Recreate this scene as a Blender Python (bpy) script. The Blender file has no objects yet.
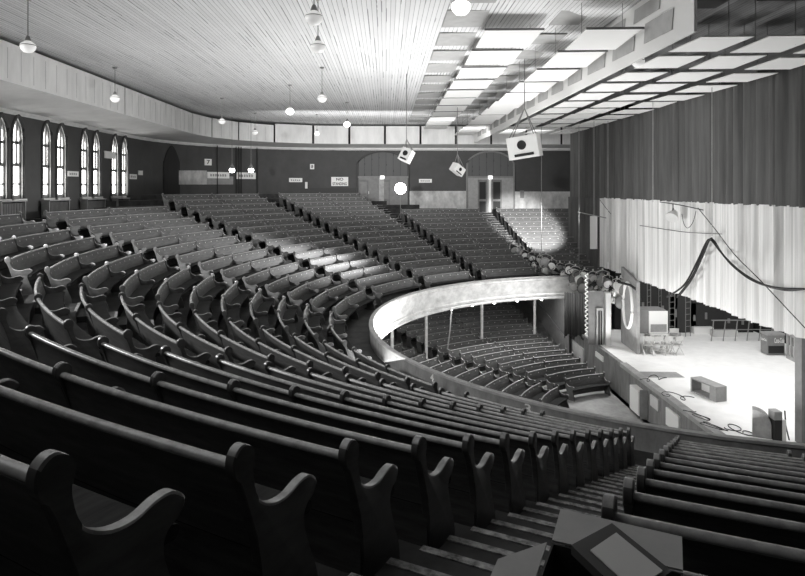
import bpy, bmesh, math, random
from mathutils import Vector, Matrix, noise
random.seed(7)
sc = bpy.context.scene
COL = sc.collection
PI = math.pi
R = math.radians
# ------------------------------------------------------------------ camera, world, exposure
F, PSI, EYE, Y0 = 629.5, .0265, 8.8, 188.1
cam_d = bpy.data.cameras.new('camera'); cam = bpy.data.objects.new('camera', cam_d); COL.objects.link(cam)
cam.location = (0, 0, EYE); cam.rotation_euler = (PI/2, 0, -PSI)
cam_d.sensor_width = 36; cam_d.lens = 36*F/805; cam_d.shift_y = -(288-Y0)/805
cam_d.clip_start = .05; cam_d.clip_end = 200
sc.camera = cam
w = bpy.data.worlds.new('world'); sc.world = w; w.use_nodes = True
w.node_tree.nodes['Background'].inputs[0].default_value = (1, 1, 1, 1)
w.node_tree.nodes['Background'].inputs[1].default_value = .03
vs = sc.view_settings
vs.view_transform = 'Standard'; vs.look = 'None'; vs.gamma = 1; vs.exposure = 0.12; vs.use_curve_mapping = False

def lamp(name, kind, loc, power, target=None, size=1, size_y=None, spot=60, blend=.6, radius=.15):
    d = bpy.data.lights.new(name, kind); d.energy = power
    if kind == 'AREA':
        d.size = size
        if size_y: d.shape = 'RECTANGLE'; d.size_y = size_y
    else: d.shadow_soft_size = radius
    if kind == 'SPOT': d.spot_size = R(spot); d.spot_blend = blend
    o = bpy.data.objects.new(name, d); COL.objects.link(o); o.location = loc
    if target is not None:
        o.rotation_euler = (Vector(target)-Vector(loc)).to_track_quat('-Z', 'Y').to_euler()
    return o
# stage work lights over the deck, then unseen lights added for curtain, pews and ceiling
lamp('stage_downlight', 'AREA', (14.4, 22.0, 9.6), 1050, None, 5, 14)
lamp('stage_lip_fill', 'AREA', (10.3, 21.0, 1.75), 450, None, .5, 15).rotation_euler = (0, R(159.5), 0)  # added unseen strip facing up, brightens ceiling and canopy panels
lamp('curtain_fill', 'SPOT', (.2, 19.0, 5.2), 2300, (11.5, 22.5, 7.0), spot=66, blend=.8, radius=.3)  # added unseen spot, brightens the pale curtain
lamp('added_pipe_spot', 'SPOT', (9.5, 28.0, 8.4), 14000, (8.9, 41, 5.9), spot=24, blend=.55, radius=.15)  # added unseen spot for the bright beam on the curtain-side pews
lamp('added_pipe_spot', 'SPOT', (9.3, 33.0, 8.4), 6800, (-8.0, 26.4, 6.2), spot=30, blend=.9, radius=.3)  # added unseen spot for the side light on the left pews
lamp('added_pipe_spot', 'SPOT', (9.6, 30.5, 7.6), 2600, (5.6, 29.0, .9), spot=95, blend=1, radius=.3)  # added unseen spot, lifts the main floor pews
lamp('corner_window_fill', 'SPOT', (-12.6, 7.0, 10.6), 16000, (-3.5, 32.0, 6.4), spot=44, blend=.9, radius=.3)  # added spot in place of daylight from the near-left windows
lamp('corner_window_fill', 'SPOT', (-12.7, 12.5, 10.6), 2900, (-1.0, 14.5, 5.2), spot=100, blend=1, radius=.4)  # added spot, stands for window light on the outer pew backs
lamp('far_frieze_fill', 'AREA', (1.6, 35.5, 11.3), 340, None, 15, .6).rotation_euler = (R(103), 0, 0)  # added unseen area light, brightens the far frieze
lamp('ceiling_fill', 'AREA', (0.0, 21.0, 3.2), 2100, (-3.5, 23.0, 13), 8, 9)  # added area light in mid-air, faces up to brighten the ceiling
lamp('near_fill', 'AREA', (-3.0, 6.5, 12.9), 180, (-1.0, 8.0, 0), 8, 8)  # added overhead area light, lifts the dark foreground pews

# ------------------------------------------------------------------ helpers
def px(x, y, zc):
    "point seen at pixel x, y of the photograph at depth zc"
    a, b = (x-402.5)/F*zc, -(y-Y0)/F*zc
    c, s = math.cos(PSI), math.sin(PSI)
    return Vector((a*c+zc*s, -a*s+zc*c, EYE+b))
def on_x(x, y, X):
    d = px(x, y, 1.0)-Vector((0, 0, EYE)); t = X/d.x
    return Vector((0, 0, EYE))+d*t
def on_y(x, y, Y):
    d = px(x, y, 1.0)-Vector((0, 0, EYE)); t = Y/d.y
    return Vector((0, 0, EYE))+d*t
def on_z(x, y, z):
    d = px(x, y, 1.0)-Vector((0, 0, EYE)); t = (z-EYE)/d.z
    return Vector((0, 0, EYE))+d*t

def mat(name, g, rough=.6, spec=.4, emit=0, var=0, scale=6, stretch=(1, 1, 1), bump=0, metal=0, coords='Object', trans=0):
    m = bpy.data.materials.new(name); m.use_nodes = True
    nt = m.node_tree; b = nt.nodes['Principled BSDF']
    col = (g*1.0, g*.995, g*.975, 1)
    b.inputs['Base Color'].default_value = col
    b.inputs['Roughness'].default_value = rough
    b.inputs['Specular IOR Level'].default_value = spec
    b.inputs['Metallic'].default_value = metal
    if emit:
        b.inputs['Emission Color'].default_value = (1, .995, .98, 1); b.inputs['Emission Strength'].default_value = emit
    if var or bump:
        tc = nt.nodes.new('ShaderNodeTexCoord'); mp = nt.nodes.new('ShaderNodeMapping')
        mp.inputs['Scale'].default_value = stretch
        n = nt.nodes.new('ShaderNodeTexNoise'); n.inputs['Scale'].default_value = scale; n.inputs['Detail'].default_value = 6
        n.inputs['Roughness'].default_value = .65
        nt.links.new(tc.outputs[coords], mp.inputs[0]); nt.links.new(mp.outputs[0], n.inputs['Vector'])
        if var:
            cr = nt.nodes.new('ShaderNodeValToRGB')
            lo, hi = g*(1-var), min(1, g*(1+var))
            cr.color_ramp.elements[0].color = (lo, lo*.995, lo*.98, 1); cr.color_ramp.elements[0].position = .3
            cr.color_ramp.elements[1].color = (hi, hi*.995, hi*.98, 1); cr.color_ramp.elements[1].position = .7
            nt.links.new(n.outputs[0], cr.inputs[0]); nt.links.new(cr.outputs[0], b.inputs['Base Color'])
        if bump:
            bp = nt.nodes.new('ShaderNodeBump'); bp.inputs['Strength'].default_value = bump; bp.inputs['Distance'].default_value = .02
            nt.links.new(n.outputs[0], bp.inputs['Height']); nt.links.new(bp.outputs[0], b.inputs['Normal'])
    return m
def boards(name, g, width, axis='X', rough=.6, line=.25, gap=.06, var=.08, missing=.35):
    "painted boards running along one axis: thin dark joints every width metres, some joints opened wider"
    m = mat(name, g, rough); nt = m.node_tree; b = nt.nodes['Principled BSDF']
    tc = nt.nodes.new('ShaderNodeTexCoord'); sp = nt.nodes.new('ShaderNodeSeparateXYZ')
    nt.links.new(tc.outputs['Object'], sp.inputs[0])
    def M(op, a, bb=None, c=None):
        n = nt.nodes.new('ShaderNodeMath'); n.operation = op
        for i, v in enumerate((a, bb, c)):
            if v is None: continue
            if isinstance(v, (int, float)): n.inputs[i].default_value = v
            else: nt.links.new(v, n.inputs[i])
        return n.outputs[0]
    u = M('MULTIPLY', sp.outputs[axis], 1/width)
    fr = M('FRACT', u); idx = M('FLOOR', u)
    wn = nt.nodes.new('ShaderNodeTexWhiteNoise'); wn.noise_dimensions = '1D'; nt.links.new(idx, wn.inputs['W'])
    n = nt.nodes.new('ShaderNodeTexNoise'); mp = nt.nodes.new('ShaderNodeMapping')
    mp.inputs['Scale'].default_value = (8, .35, 8) if axis == 'X' else ((.35, 8, 8) if axis == 'Y' else (.35, .35, 8))
    nt.links.new(tc.outputs['Object'], mp.inputs[0]); nt.links.new(mp.outputs[0], n.inputs['Vector']); n.inputs['Scale'].default_value = 1
    n.inputs['Detail'].default_value = 3
    opened = M('GREATER_THAN', n.outputs[0], .58)
    wid = M('MULTIPLY_ADD', opened, gap*1.6, gap)
    ln = M('LESS_THAN', fr, wid)
    n2 = nt.nodes.new('ShaderNodeTexNoise'); n2.inputs['Scale'].default_value = .35; n2.inputs['Detail'].default_value = 5
    nt.links.new(tc.outputs['Object'], n2.inputs['Vector'])
    tone = M('MULTIPLY_ADD', wn.outputs['Value'], var, 1-var/2)
    tone = M('MULTIPLY', tone, M('MULTIPLY_ADD', n2.outputs[0], var*2, 1-var))
    k = M('MULTIPLY_ADD', ln, line-1, 1)
    v = M('MULTIPLY', M('MULTIPLY', tone, k), g)
    cc = nt.nodes.new('ShaderNodeCombineColor')
    for i in range(3): nt.links.new(v, cc.inputs[i])
    nt.links.new(cc.outputs[0], b.inputs['Base Color'])
    return m

class MB:
    "collects faces; build() links them as ONE mesh object"
    def __init__(s): s.v = []; s.f = []; s.mi = []
    def add(s, vs, fs, mi=0):
        o = len(s.v); s.v += [tuple(p) for p in vs]; s.f += [tuple(i+o for i in f) for f in fs]; s.mi += [mi]*len(fs); return s
    def box(s, x0, x1, y0, y1, z0, z1, mi=0):
        v = [(x0, y0, z0), (x1, y0, z0), (x1, y1, z0), (x0, y1, z0), (x0, y0, z1), (x1, y0, z1), (x1, y1, z1), (x0, y1, z1)]
        return s.add(v, [(3, 2, 1, 0), (4, 5, 6, 7), (0, 1, 5, 4), (1, 2, 6, 5), (2, 3, 7, 6), (3, 0, 4, 7)], mi)
    def obox(s, c, ax, ay, az, mi=0):
        "box by centre and half-axis vectors"
        c, ax, ay, az = Vector(c), Vector(ax), Vector(ay), Vector(az)
        v = [c+i*ax+j*ay+k*az for k in (-1, 1) for i, j in ((-1, -1), (1, -1), (1, 1), (-1, 1))]
        return s.add(v, [(3, 2, 1, 0), (4, 5, 6, 7), (0, 1, 5, 4), (1, 2, 6, 5), (2, 3, 7, 6), (3, 0, 4, 7)], mi)
    def prism(s, poly, d, mi=0):
        "polygon of 3-D points extruded along vector d"
        n = len(poly); d = Vector(d); a = [Vector(p) for p in poly]; b = [p+d for p in a]
        return s.add(a+b, [tuple(range(n))[::-1], tuple(range(n, 2*n))]+[(i, (i+1) % n, n+(i+1) % n, n+i) for i in range(n)], mi)
    def tube(s, pts, r, seg=8, mi=0, cap=True):
        pts = [Vector(p) for p in pts]; rings = []
        rr = r if isinstance(r, (list, tuple)) else [r]*len(pts)
        for i, p in enumerate(pts):
            t = (pts[min(i+1, len(pts)-1)]-pts[max(i-1, 0)])
            if t.length < 1e-9: t = Vector((0, 0, 1))
            t.normalize(); u = t.orthogonal() if abs(t.z) > .99 else t.cross(Vector((0, 0, 1)))
            u.normalize(); v = t.cross(u)
            rings.append([p+rr[i]*(math.cos(2*PI*k/seg)*u+math.sin(2*PI*k/seg)*v) for k in range(seg)])
        vs = [q for g in rings for q in g]; fs = []
        for i in range(len(rings)-1):
            for k in range(seg):
                fs.append((i*seg+k, i*seg+(k+1) % seg, (i+1)*seg+(k+1) % seg, (i+1)*seg+k))
        if cap: fs += [tuple(range(seg))[::-1], tuple(range((len(rings)-1)*seg, len(rings)*seg))]
        return s.add(vs, fs, mi)
    def lathe(s, prof, c=(0, 0, 0), seg=20, mi=0, axis=None):
        "profile of (radius, height) turned about z through c (or about axis)"
        c = Vector(c); A = Vector(axis or (0, 0, 1)).normalized(); U = A.orthogonal().normalized(); V = A.cross(U)
        vs = []; fs = []
        for r, h in prof:
            for k in range(seg):
                vs.append(c+A*h+r*(math.cos(2*PI*k/seg)*U+math.sin(2*PI*k/seg)*V))
        for i in range(len(prof)-1):
            for k in range(seg):
                fs.append((i*seg+k, i*seg+(k+1) % seg, (i+1)*seg+(k+1) % seg, (i+1)*seg+k))
        return s.add(vs, fs, mi)
    def mesh(s, name, mats, smooth=False):
        me = bpy.data.meshes.new(name); me.from_pydata(s.v, [], s.f)
        for m in (mats if isinstance(mats, (list, tuple)) else [mats]): me.materials.append(m)
        me.polygons.foreach_set('material_index', s.mi)
        bm = bmesh.new(); bm.from_mesh(me); bmesh.ops.recalc_face_normals(bm, faces=bm.faces); bm.to_mesh(me); bm.free()
        if smooth:
            me.polygons.foreach_set('use_smooth', [True]*len(me.polygons))
            me.set_sharp_from_angle(angle=R(smooth if smooth > 1 else 35))
        me.update(); return me
    def build(s, name, mats, parent=None, smooth=False):
        o = bpy.data.objects.new(name, s.mesh(name, mats, smooth)); COL.objects.link(o)
        if parent: o.parent = parent
        return o
def tag(o, label=None, cat=None, group=None, kind=None):
    if label: o['label'] = label
    if cat: o['category'] = cat
    if group: o['group'] = group
    if kind: o['kind'] = kind
    return o
def empty(name, loc, rz=0, label=None, cat=None, group=None):
    o = bpy.data.objects.new(name, None); COL.objects.link(o); o.location = loc; o.rotation_euler.z = rz; o.empty_display_size = .1
    return tag(o, label, cat, group)
def struct(o): o['kind'] = 'structure'; return o
def text(name, s, m, origin, right, up, height, parent=None, ext=.006, width=None):
    "lettering: lower-left corner at origin, in the plane right/up"
    cu = bpy.data.curves.new(name, 'FONT'); cu.body = s; cu.size = 1; cu.extrude = 0; cu.offset = .02
    t = bpy.data.objects.new(name, cu); COL.objects.link(t)
    dg = bpy.context.evaluated_depsgraph_get(); dg.update()
    me = bpy.data.meshes.new_from_object(t.evaluated_get(dg)); bpy.data.objects.remove(t)
    xs = [v.co.x for v in me.vertices]; ys = [v.co.y for v in me.vertices]
    x0, x1, y0, y1 = min(xs), max(xs), min(ys), max(ys)
    k = height/(y1-y0); kx = k if not width else width/(x1-x0)
    R_, U = Vector(right).normalized(), Vector(up).normalized(); N = R_.cross(U)
    o0 = Vector(origin)
    for v in me.vertices:
        v.co = o0+R_*((v.co.x-x0)*kx)+U*((v.co.y-y0)*k)+N*ext
    me.materials.clear(); me.materials.append(m)
    o = bpy.data.objects.new(name, me); COL.objects.link(o)
    if parent:
        o.parent = parent; o.matrix_parent_inverse = Matrix.Translation(-Vector(parent.location)) if parent.type == 'EMPTY' else Matrix()
    return o
def rel(o, parent):
    "parent world-space mesh under an Empty that has a location and no rotation"
    o.parent = parent; o.matrix_parent_inverse = parent.matrix_basis.inverted(); return o

# ------------------------------------------------------------------ materials
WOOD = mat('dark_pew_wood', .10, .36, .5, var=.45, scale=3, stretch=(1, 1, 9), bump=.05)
WOODB = mat('shaded_seat_wood', .03, .8, .1, var=.4, scale=3, stretch=(1, 9, 1))  # darker than the backs: shade on the seats put into the colour
ENDW = mat('pew_end_wood', .085, .36, .5, var=.3, scale=5, stretch=(1, 1, 3), bump=.05)
RAIL = mat('worn_glare_pew_rail', .33, .26, .6, var=.35, scale=9)  # lighter tone paints in glare on rails and arm tops, plus wear
PLATE = mat('seat_number_enamel', .75, .4)
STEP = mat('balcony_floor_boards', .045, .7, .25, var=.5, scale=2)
NOSE = mat('worn_step_edge', .26, .6, .3, var=.9, scale=14)
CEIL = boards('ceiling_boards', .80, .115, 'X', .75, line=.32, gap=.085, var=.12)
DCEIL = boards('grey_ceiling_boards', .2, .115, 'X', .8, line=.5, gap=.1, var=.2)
WALL = mat('dark_wall_paint', .07, .7, .3, var=.12, scale=1.2)
LWALL = mat('light_wainscot', .45, .6, .3, var=.45, scale=1.6, stretch=(1, 1, .6))
SOFF = mat('painted_cove', .60, .8, .3, var=.1, scale=1)
PANEL = mat('frieze_board', .72, .7, .3, var=.12, scale=2, stretch=(1, 1, .3))
FASC = mat('cream_balcony_front', .62, .5, .4, var=.28, scale=2.2, stretch=(1, 1, 1.5))
RAILIN = mat('worn_parapet_boards', .26, .6, .4, var=.35, scale=3, stretch=(1, 1, .5))
RAILTOP = mat('parapet_cap', .34, .5, .4, var=.25, scale=3)
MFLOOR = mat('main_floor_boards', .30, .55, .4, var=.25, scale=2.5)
DECK = mat('stage_deck', .86, .5, .3, var=.06, scale=2)
STFRONT = mat('stage_front_boards', .20, .55, .4, var=.4, scale=2, stretch=(2, 2, .4))
WHITE = mat('white_paint', .8, .5, .4)
GREY = mat('grey_paint', .30, .6, .4, var=.15, scale=4)
MGREY = mat('mid_grey_paint', .2, .6, .4, var=.15, scale=4)
DARK = mat('black_paint', .02, .6, .3)
DRAPE = mat('dark_drape', .105, .85, .1, var=.25, scale=1.2, stretch=(6, 6, .25))
PALE = mat('pale_drape', .66, .8, .2, var=.30, scale=2.2, stretch=(4, 4, .04))  # dark of the folds put into the colour as vertical streaks
BLACKD = mat('black_backdrop', .018, .9, .1)
CLOUD = mat('white_canopy_board', .88, .7, .3)
PAD = mat('grey_felt_pad', .46, .9, .1, var=.1, scale=3)
METAL = mat('grey_metal', .25, .4, .5, metal=.3)
STEEL = mat('bright_steel', .65, .3, .5, metal=.5)
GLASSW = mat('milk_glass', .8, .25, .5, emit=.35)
GLASSON = mat('milk_glass_lit', .8, .25, .5, emit=5)
BULB = mat('bulb_lit', .9, .3, .5, emit=14)
DAY = mat('daylit_window_glass', .8, .3, .5, emit=6)
CARD = mat('pale_cardboard', .42, .8, .2, var=.08, scale=8)
CARDD = mat('dark_case_board', .05, .6, .3)
PAPER = mat('paper_label', .55, .8, .2)
INK = mat('black_ink', .03, .8, .2)

# ------------------------------------------------------------------ plan of the house
CX, CY, R0, P, S = 10.51, 21.56, 12.38, .8, .261
ZT0 = EYE-4.207                 # top of the first balcony pew
PH = .86                        # pew height
ZB0 = ZT0-PH                    # floor under the first balcony pew
ZRAIL, RR = EYE-4.555, 11.0
CEZ = EYE+4.35
def wall_path():
    p = [(19.5, -.7), (-3.3, -.7)]
    for k in range(1, 13):
        a = R(270-90*k/12); p.append((-3.3+10*math.cos(a), 9.3+10*math.sin(a)))
    p.append((-13.3, 33.8))
    for k in range(1, 17):
        a = R(180-90*k/16); p.append((-3.3+10*math.cos(a), 33.8+10*math.sin(a)))
    return p+[(-3.3, 43.8), (19.5, 43.8)]
def rmax(th):
    "distance from the seating centre to the wall at azimuth th"
    d = Vector((math.cos(th), math.sin(th))); W = wall_path(); best = 99
    for (x0, y0), (x1, y1) in zip(W, W[1:]):
        ex, ey = x1-x0, y1-y0; den = d.x*ey-d.y*ex
        if abs(den) < 1e-9: continue
        t = ((x0-CX)*ey-(y0-CY)*ex)/den; u = ((x0-CX)*d.y-(y0-CY)*d.x)/den
        if t > 0 and -1e-6 <= u <= 1+1e-6: best = min(best, t)
    return best
def polar(r, th, z=0): return Vector((CX+r*math.cos(th), CY+r*math.sin(th), z))

# walls -----------------------------------------------------------
def wall_strip(name, pts, z0, z1, th=.25, m=WALL):
    b = MB()
    out = []
    for i, p in enumerate(pts):
        a = Vector(pts[max(i-1, 0)]); c = Vector(pts[min(i+1, len(pts)-1)]); t = (c-a).normalized()
        out.append((p[0]-t.y*-1*-th, p[1]+t.x*-1*-th))
    n = len(pts)
    vs = [(x, y, z0) for x, y in pts]+[(x, y, z1) for x, y in pts]+[(x, y, z0) for x, y in out]+[(x, y, z1) for x, y in out]
    fs = []
    for i in range(n-1):
        fs += [(i, i+1, n+i+1, n+i), (2*n+i, 2*n+i+1, 3*n+i+1, 3*n+i), (n+i, n+i+1, 3*n+i+1, 3*n+i), (i, i+1, 2*n+i+1, 2*n+i)]
    fs += [(0, n, 3*n, 2*n), (n-1, 2*n-1, 4*n-1, 3*n-1)]
    b.add(vs, fs)
    return struct(b.build(name, m))
WP = wall_path()
# near wall and corners (outward side is to the left of travel here, hence the sign in wall_strip)
def outward(pts, th=.25):
    res = []
    for i, p in enumerate(pts):
        a = Vector(pts[max(i-1, 0)]); c = Vector(pts[min(i+1, len(pts)-1)]); t = (c-a).normalized()
        res.append((p[0]-t.y*th, p[1]+t.x*th))
    return res
wall_strip('wall_near', WP[0:2], 0, CEZ)
wall_strip('wall_near_corner', WP[1:14], 0, CEZ)
wall_strip('wall_far_corner', WP[14:32], 0, CEZ)
wall_strip('wall_far', WP[31:33], 0, CEZ)
XW = -13.3
# left wall with lancet openings
wins = []   # (ya, yb, sill, top)
for ya_ in (11.2, 13.6, 16.2, 18.6):
    wins.append((ya_, ya_+.95, EYE-.37, EYE+2.5))
for x0, x1, yt in ((-8.5, 2.5, 117), (8.6, 18.5, 118.5), (39, 47, 123.3), (53.5, 62, 126), (78, 85, 130.5), (90, 96.5, 132.6), (108.6, 115, 136), (118.8, 124.5, 137.5)):
    a = on_x(x0, 150, XW-.15).y; b_ = on_x(x1, 150, XW-.15).y
    wins.append((a, b_, EYE-.37, on_x((x0+x1)/2, yt, XW-.15).z))
def arch(y, a, b, zt):
    "height of a lancet arch between a and b at y"
    wd = b-a; sp = zt-wd*1.25; u = abs((y-(a+b)/2))/(wd/2)
    return sp+(zt-sp)*math.sqrt(max(0, 1-((u+.62)/1.62)**2))/math.sqrt(1-(.62/1.62)**2)
b = MB(); ys = 9.3; rev = MB()
def quadx(mb, y0, y1, za0, zb0, za1, zb1, X=XW):
    mb.add([(X, y0, za0), (X, y1, zb0), (X, y1, zb1), (X, y0, za1)], [(0, 1, 2, 3)])
for a, b_, s0, zt in wins:
    quadx(b, ys, a, 0, 0, CEZ, CEZ); N = 14
    for k in range(N):
        y0, y1 = a+(b_-a)*k/N, a+(b_-a)*(k+1)/N
        quadx(b, y0, y1, 0, 0, s0, s0)
        quadx(b, y0, y1, arch(y0, a, b_, zt), arch(y1, a, b_, zt), CEZ, CEZ)
        b.add([(XW, y0, arch(y0, a, b_, zt)), (XW, y1, arch(y1, a, b_, zt)), (XW-.16, y1, arch(y1, a, b_, zt)), (XW-.16, y0, arch(y0, a, b_, zt))], [(0, 1, 2, 3)], 1)
    for yy in (a, b_): b.add([(XW, yy, s0), (XW, yy, arch(yy, a, b_, zt)), (XW-.16, yy, arch(yy, a, b_, zt)), (XW-.16, yy, s0)], [(0, 1, 2, 3)], 1)
    b.add([(XW, a, s0), (XW, b_, s0), (XW-.16, b_, s0), (XW-.16, a, s0)], [(0, 1, 2, 3)], 1)
    ys = b_
quadx(b, ys, 33.8, 0, 0, CEZ, CEZ)
struct(b.build('wall_left', [WALL, SOFF]))
for k, (a, b_, s0, zt) in enumerate(wins):
    g = MB(); N = 14
    for i in range(N):
        y0, y1 = a+(b_-a)*i/N, a+(b_-a)*(i+1)/N
        g.add([(XW-.13, y0, s0), (XW-.13, y1, s0), (XW-.13, y1, arch(y1, a, b_, zt)), (XW-.13, y0, arch(y0, a, b_, zt))], [(0, 1, 2, 3)])
    g.v = [(x-XW+XW, y, z) for x, y, z in g.v]
    wn_ = struct(g.build('window_%d' % (k+1), DAY))
    fr = MB(); X0, X1 = XW-.12, XW-.07; mid = (a+b_)/2; H = zt-s0
    ym = a+(b_-a)*.62
    for zz, hh in ((s0+.05, .07), (s0+H*.18, .035), (s0+H*.42, .06), (s0+H*.70, .05)): fr.box(X0, X1, a, b_, zz-hh, zz+hh)
    fr.box(X0, X1, a, a+.07, s0, zt-(b_-a)*1.25); fr.box(X0, X1, b_-.07, b_, s0, zt-(b_-a)*1.25)
    fr.box(X0, X1, ym-.05, ym+.05, s0+H*.42, arch(ym, a, b_, zt)-.02)
    pts = [(X0+.03, a+(b_-a)*i/N, arch(a+(b_-a)*i/N, a, b_, zt)-.02) for i in range(N+1)]
    fr.tube(pts, .05, 6)
    fr.build('window_frame', MGREY, wn_)
    sl = MB().box(XW-.1, XW+.10, a-.12, b_+.12, s0-.10, s0-.02); sl.build('window_sill', SOFF, wn_)
    # plaster hood moulding round the opening
    ho = MB(); pts = [(XW+.01, a-.10, s0)]+[(XW+.01, a-.10+(b_-a+.2)*i/16, arch(a+(b_-a)*i/16, a, b_, zt)+.12) for i in range(17)]+[(XW+.01, b_+.10, s0)]
    ho.tube(pts, .06, 8); ho.build('window_hood', WALL, wn_, smooth=True)

# ceiling, cove, frieze ------------------------------------------------
struct(MB().box(-13.9, 5.9, -1.2, 44.4, CEZ, CEZ+.15).build('ceiling', CEIL))
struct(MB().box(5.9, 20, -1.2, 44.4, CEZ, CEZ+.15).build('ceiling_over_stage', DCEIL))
BL = [(-10.65, 9.3), (-10.65, 17.3), (-10.65, 26), (-10.65, 30.8), (-10.65, 35.0), (-10.25, 37.4), (-9.2, 39.6), (-7.3, 41.4), (-4.9, 42.6)]
xx = -4.9
while xx < 13.5: xx += 2.42; BL.append((xx, 42.85))
zc0, zc1 = EYE+2.76, EYE+3.0
# sloping cove between wall and frieze
b = MB(); n = len(BL)
def proj_wall(p):
    th = math.atan2(p[1]-12 if p[1] < 12 else (0 if p[1] < 33.8 else p[1]-33.8), p[0]+3.3)
    x, y = p
    if y <= 9.3: return (XW, y)
    if y <= 33.8: return (XW, y)
    if x >= -3.3: return (x, 43.8)
    d = Vector((x+3.3, y-33.8)).normalized()*10
    return (-3.3+d.x, 33.8+d.y)
fine = []
for (x0, y0), (x1, y1) in zip(BL, BL[1:]):
    for k in range(4): fine.append((x0+(x1-x0)*k/4, y0+(y1-y0)*k/4))
fine.append(BL[-1])
for p, q in zip(fine, fine[1:]):
    wp, wq = proj_wall(p), proj_wall(q)
    b.add([(wp[0], wp[1], zc0), (wq[0], wq[1], zc0), (q[0], q[1], zc1), (p[0], p[1], zc1)], [(0, 1, 2, 3)])
struct(b.build('trim_1', SOFF, smooth=50))
b = MB()
for p, q in zip(fine, fine[1:]):
    wp, wq = Vector(proj_wall(p)), Vector(proj_wall(q)); d = Vector(p)-wp
    if d.length < 1e-6: continue
    d.normalize(); a1, a2 = wp+d*.10, wq+d*.10
    b.add([(wp.x, wp.y, zc0-.14), (wq.x, wq.y, zc0-.14), (a2.x, a2.y, zc0-.04), (a1.x, a1.y, zc0-.04), (a1.x, a1.y, zc0+.04), (a2.x, a2.y, zc0+.04)], [(0, 1, 2, 3), (3, 2, 5, 4)])
struct(b.build('trim_2', PANEL))
names = {}
for i, (p, q) in enumerate(zip(BL, BL[1:])):
    p, q = Vector(p), Vector(q); t = (q-p).normalized(); nn = Vector((-t.y, t.x))
    far = q.x > -5
    g = .05 if not far else .07
    a, c = p+t*g, q-t*g
    zt = EYE+(4.12 if not far else 4.22)
    mb = MB().prism([(a.x, a.y, zc1), (c.x, c.y, zc1), (c.x, c.y, zt), (a.x, a.y, zt)], (nn.x*.05, nn.y*.05, 0))
    nb = 4 if not far else 1
    o = mb.build('frieze_panel', PANEL)
    if i < 4:
        lab = ['light painted frieze panel beyond the left picture edge', 'long frieze panel above the nearest lancet windows at left edge', 'frieze panel above the middle pair of lancet windows', 'frieze panel above the farthest pair of lancet windows'][i]
    elif i < 8: lab = ['frieze panel just right of the windows where the curve begins', 'second frieze panel of the curved corner', 'third frieze panel of the curved corner, above the sign 7', 'last curved frieze panel before the straight far wall'][i-4]
    else: lab = 'pale frieze panel on the straight far wall, %s from its left end' % ['first', 'second', 'third', 'fourth', 'fifth', 'sixth', 'seventh', 'eighth'][i-8]
    tag(o, lab, 'panel', 'pale boards along the top of the walls')
    if not far:
        L = (c-a).length; k = int(L/.62)
        for j in range(1, k):
            m = a+t*(L*j/k)-nn*.004; MB().prism([(m.x, m.y, zc1+.1), (m.x+t.x*.012, m.y+t.y*.012, zc1+.1), (m.x+t.x*.012, m.y+t.y*.012, zt-.15), (m.x, m.y, zt-.15)], (nn.x*.004, nn.y*.004, 0)).build('seam_batten', GREY, o)

# balcony tiers -----------------------------------------------------------
TH0, TH1 = R(83.5), R(270)
STEPS = 150
def tiers():
    b = MB(); NR = 18
    ths = [TH0+(TH1-TH0)*k/STEPS for k in range(STEPS+1)]
    rm = [rmax(t)-.002 for t in ths]
    for i in range(NR+1):
        ra = RR+.05 if i == 0 else R0+i*P-.70
        rb = R0+(i+1)*P-.70 if i < NR else 40
        z = ZB0+i*S
        for k in range(STEPS):
            q = []
            for j in (k, k+1):
                q.append((min(ra, rm[j]), min(rb, rm[j]), ths[j]))
            if q[0][0] >= rm[k] and q[1][0] >= rm[k+1]: continue
            b.add([polar(q[0][0], q[0][2], z), polar(q[1][0], q[1][2], z), polar(q[1][1], q[1][2], z), polar(q[0][1], q[0][2], z)], [(0, 1, 2, 3)])
            if i: b.add([polar(q[0][0], q[0][2], z-S), polar(q[1][0], q[1][2], z-S), polar(q[1][0], q[1][2], z), polar(q[0][0], q[0][2], z)], [(0, 1, 2, 3)])
    return b
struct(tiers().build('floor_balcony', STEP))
# sloping underside
b = MB(); ths = [TH0+(TH1-TH0)*k/STEPS for k in range(STEPS+1)]
ZF = EYE-5.72
for k in range(STEPS):
    q = []
    for j in (k, k+1):
        r_, t = rmax(ths[j])-.002, ths[j]
        q += [polar(RR-.02, t, ZF+.04), polar(RR+1.4, t, ZF+.02), polar(r_, t, ZF+.02+(r_-RR-1.4)*.30)]
    b.add(q, [(0, 3, 4, 1), (1, 4, 5, 2)])
struct(b.build('ceiling_under_balcony', SOFF))
# parapet: cap, inner boards, cream front, bottom moulding
def ring(prof, t0, t1, n, closed=True):
    b = MB(); m = len(prof)
    vs = [polar(r, t0+(t1-t0)*k/n, z) for k in range(n+1) for r, z in prof]
    fs = []
    for k in range(n):
        for i in range(m if closed else m-1):
            j = (i+1) % m; fs.append((k*m+i, k*m+j, (k+1)*m+j, (k+1)*m+i))
    if closed: fs += [tuple(range(m)), tuple(range(n*m, n*m+m))]
    return b.add(vs, fs)
par = empty('balcony_parapet', (CX-RR, CY, ZF), 0, 'long curved balcony parapet with pale front, painted seat numbers on its inner side', 'parapet')
n = 140
rel(ring([(RR-.07, ZRAIL-.05), (RR-.06, ZRAIL), (RR+.08, ZRAIL), (RR+.09, ZRAIL-.05)], TH0+.09, TH1, n).build('cap_rail', RAILTOP, smooth=40), par)
rel(ring([(RR+.03, ZRAIL-.05), (RR+.06, ZRAIL-.05), (RR+.06, ZB0), (RR+.03, ZB0)], TH0+.09, TH1, n).build('inner_boarding', RAILIN, smooth=40), par)
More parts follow.
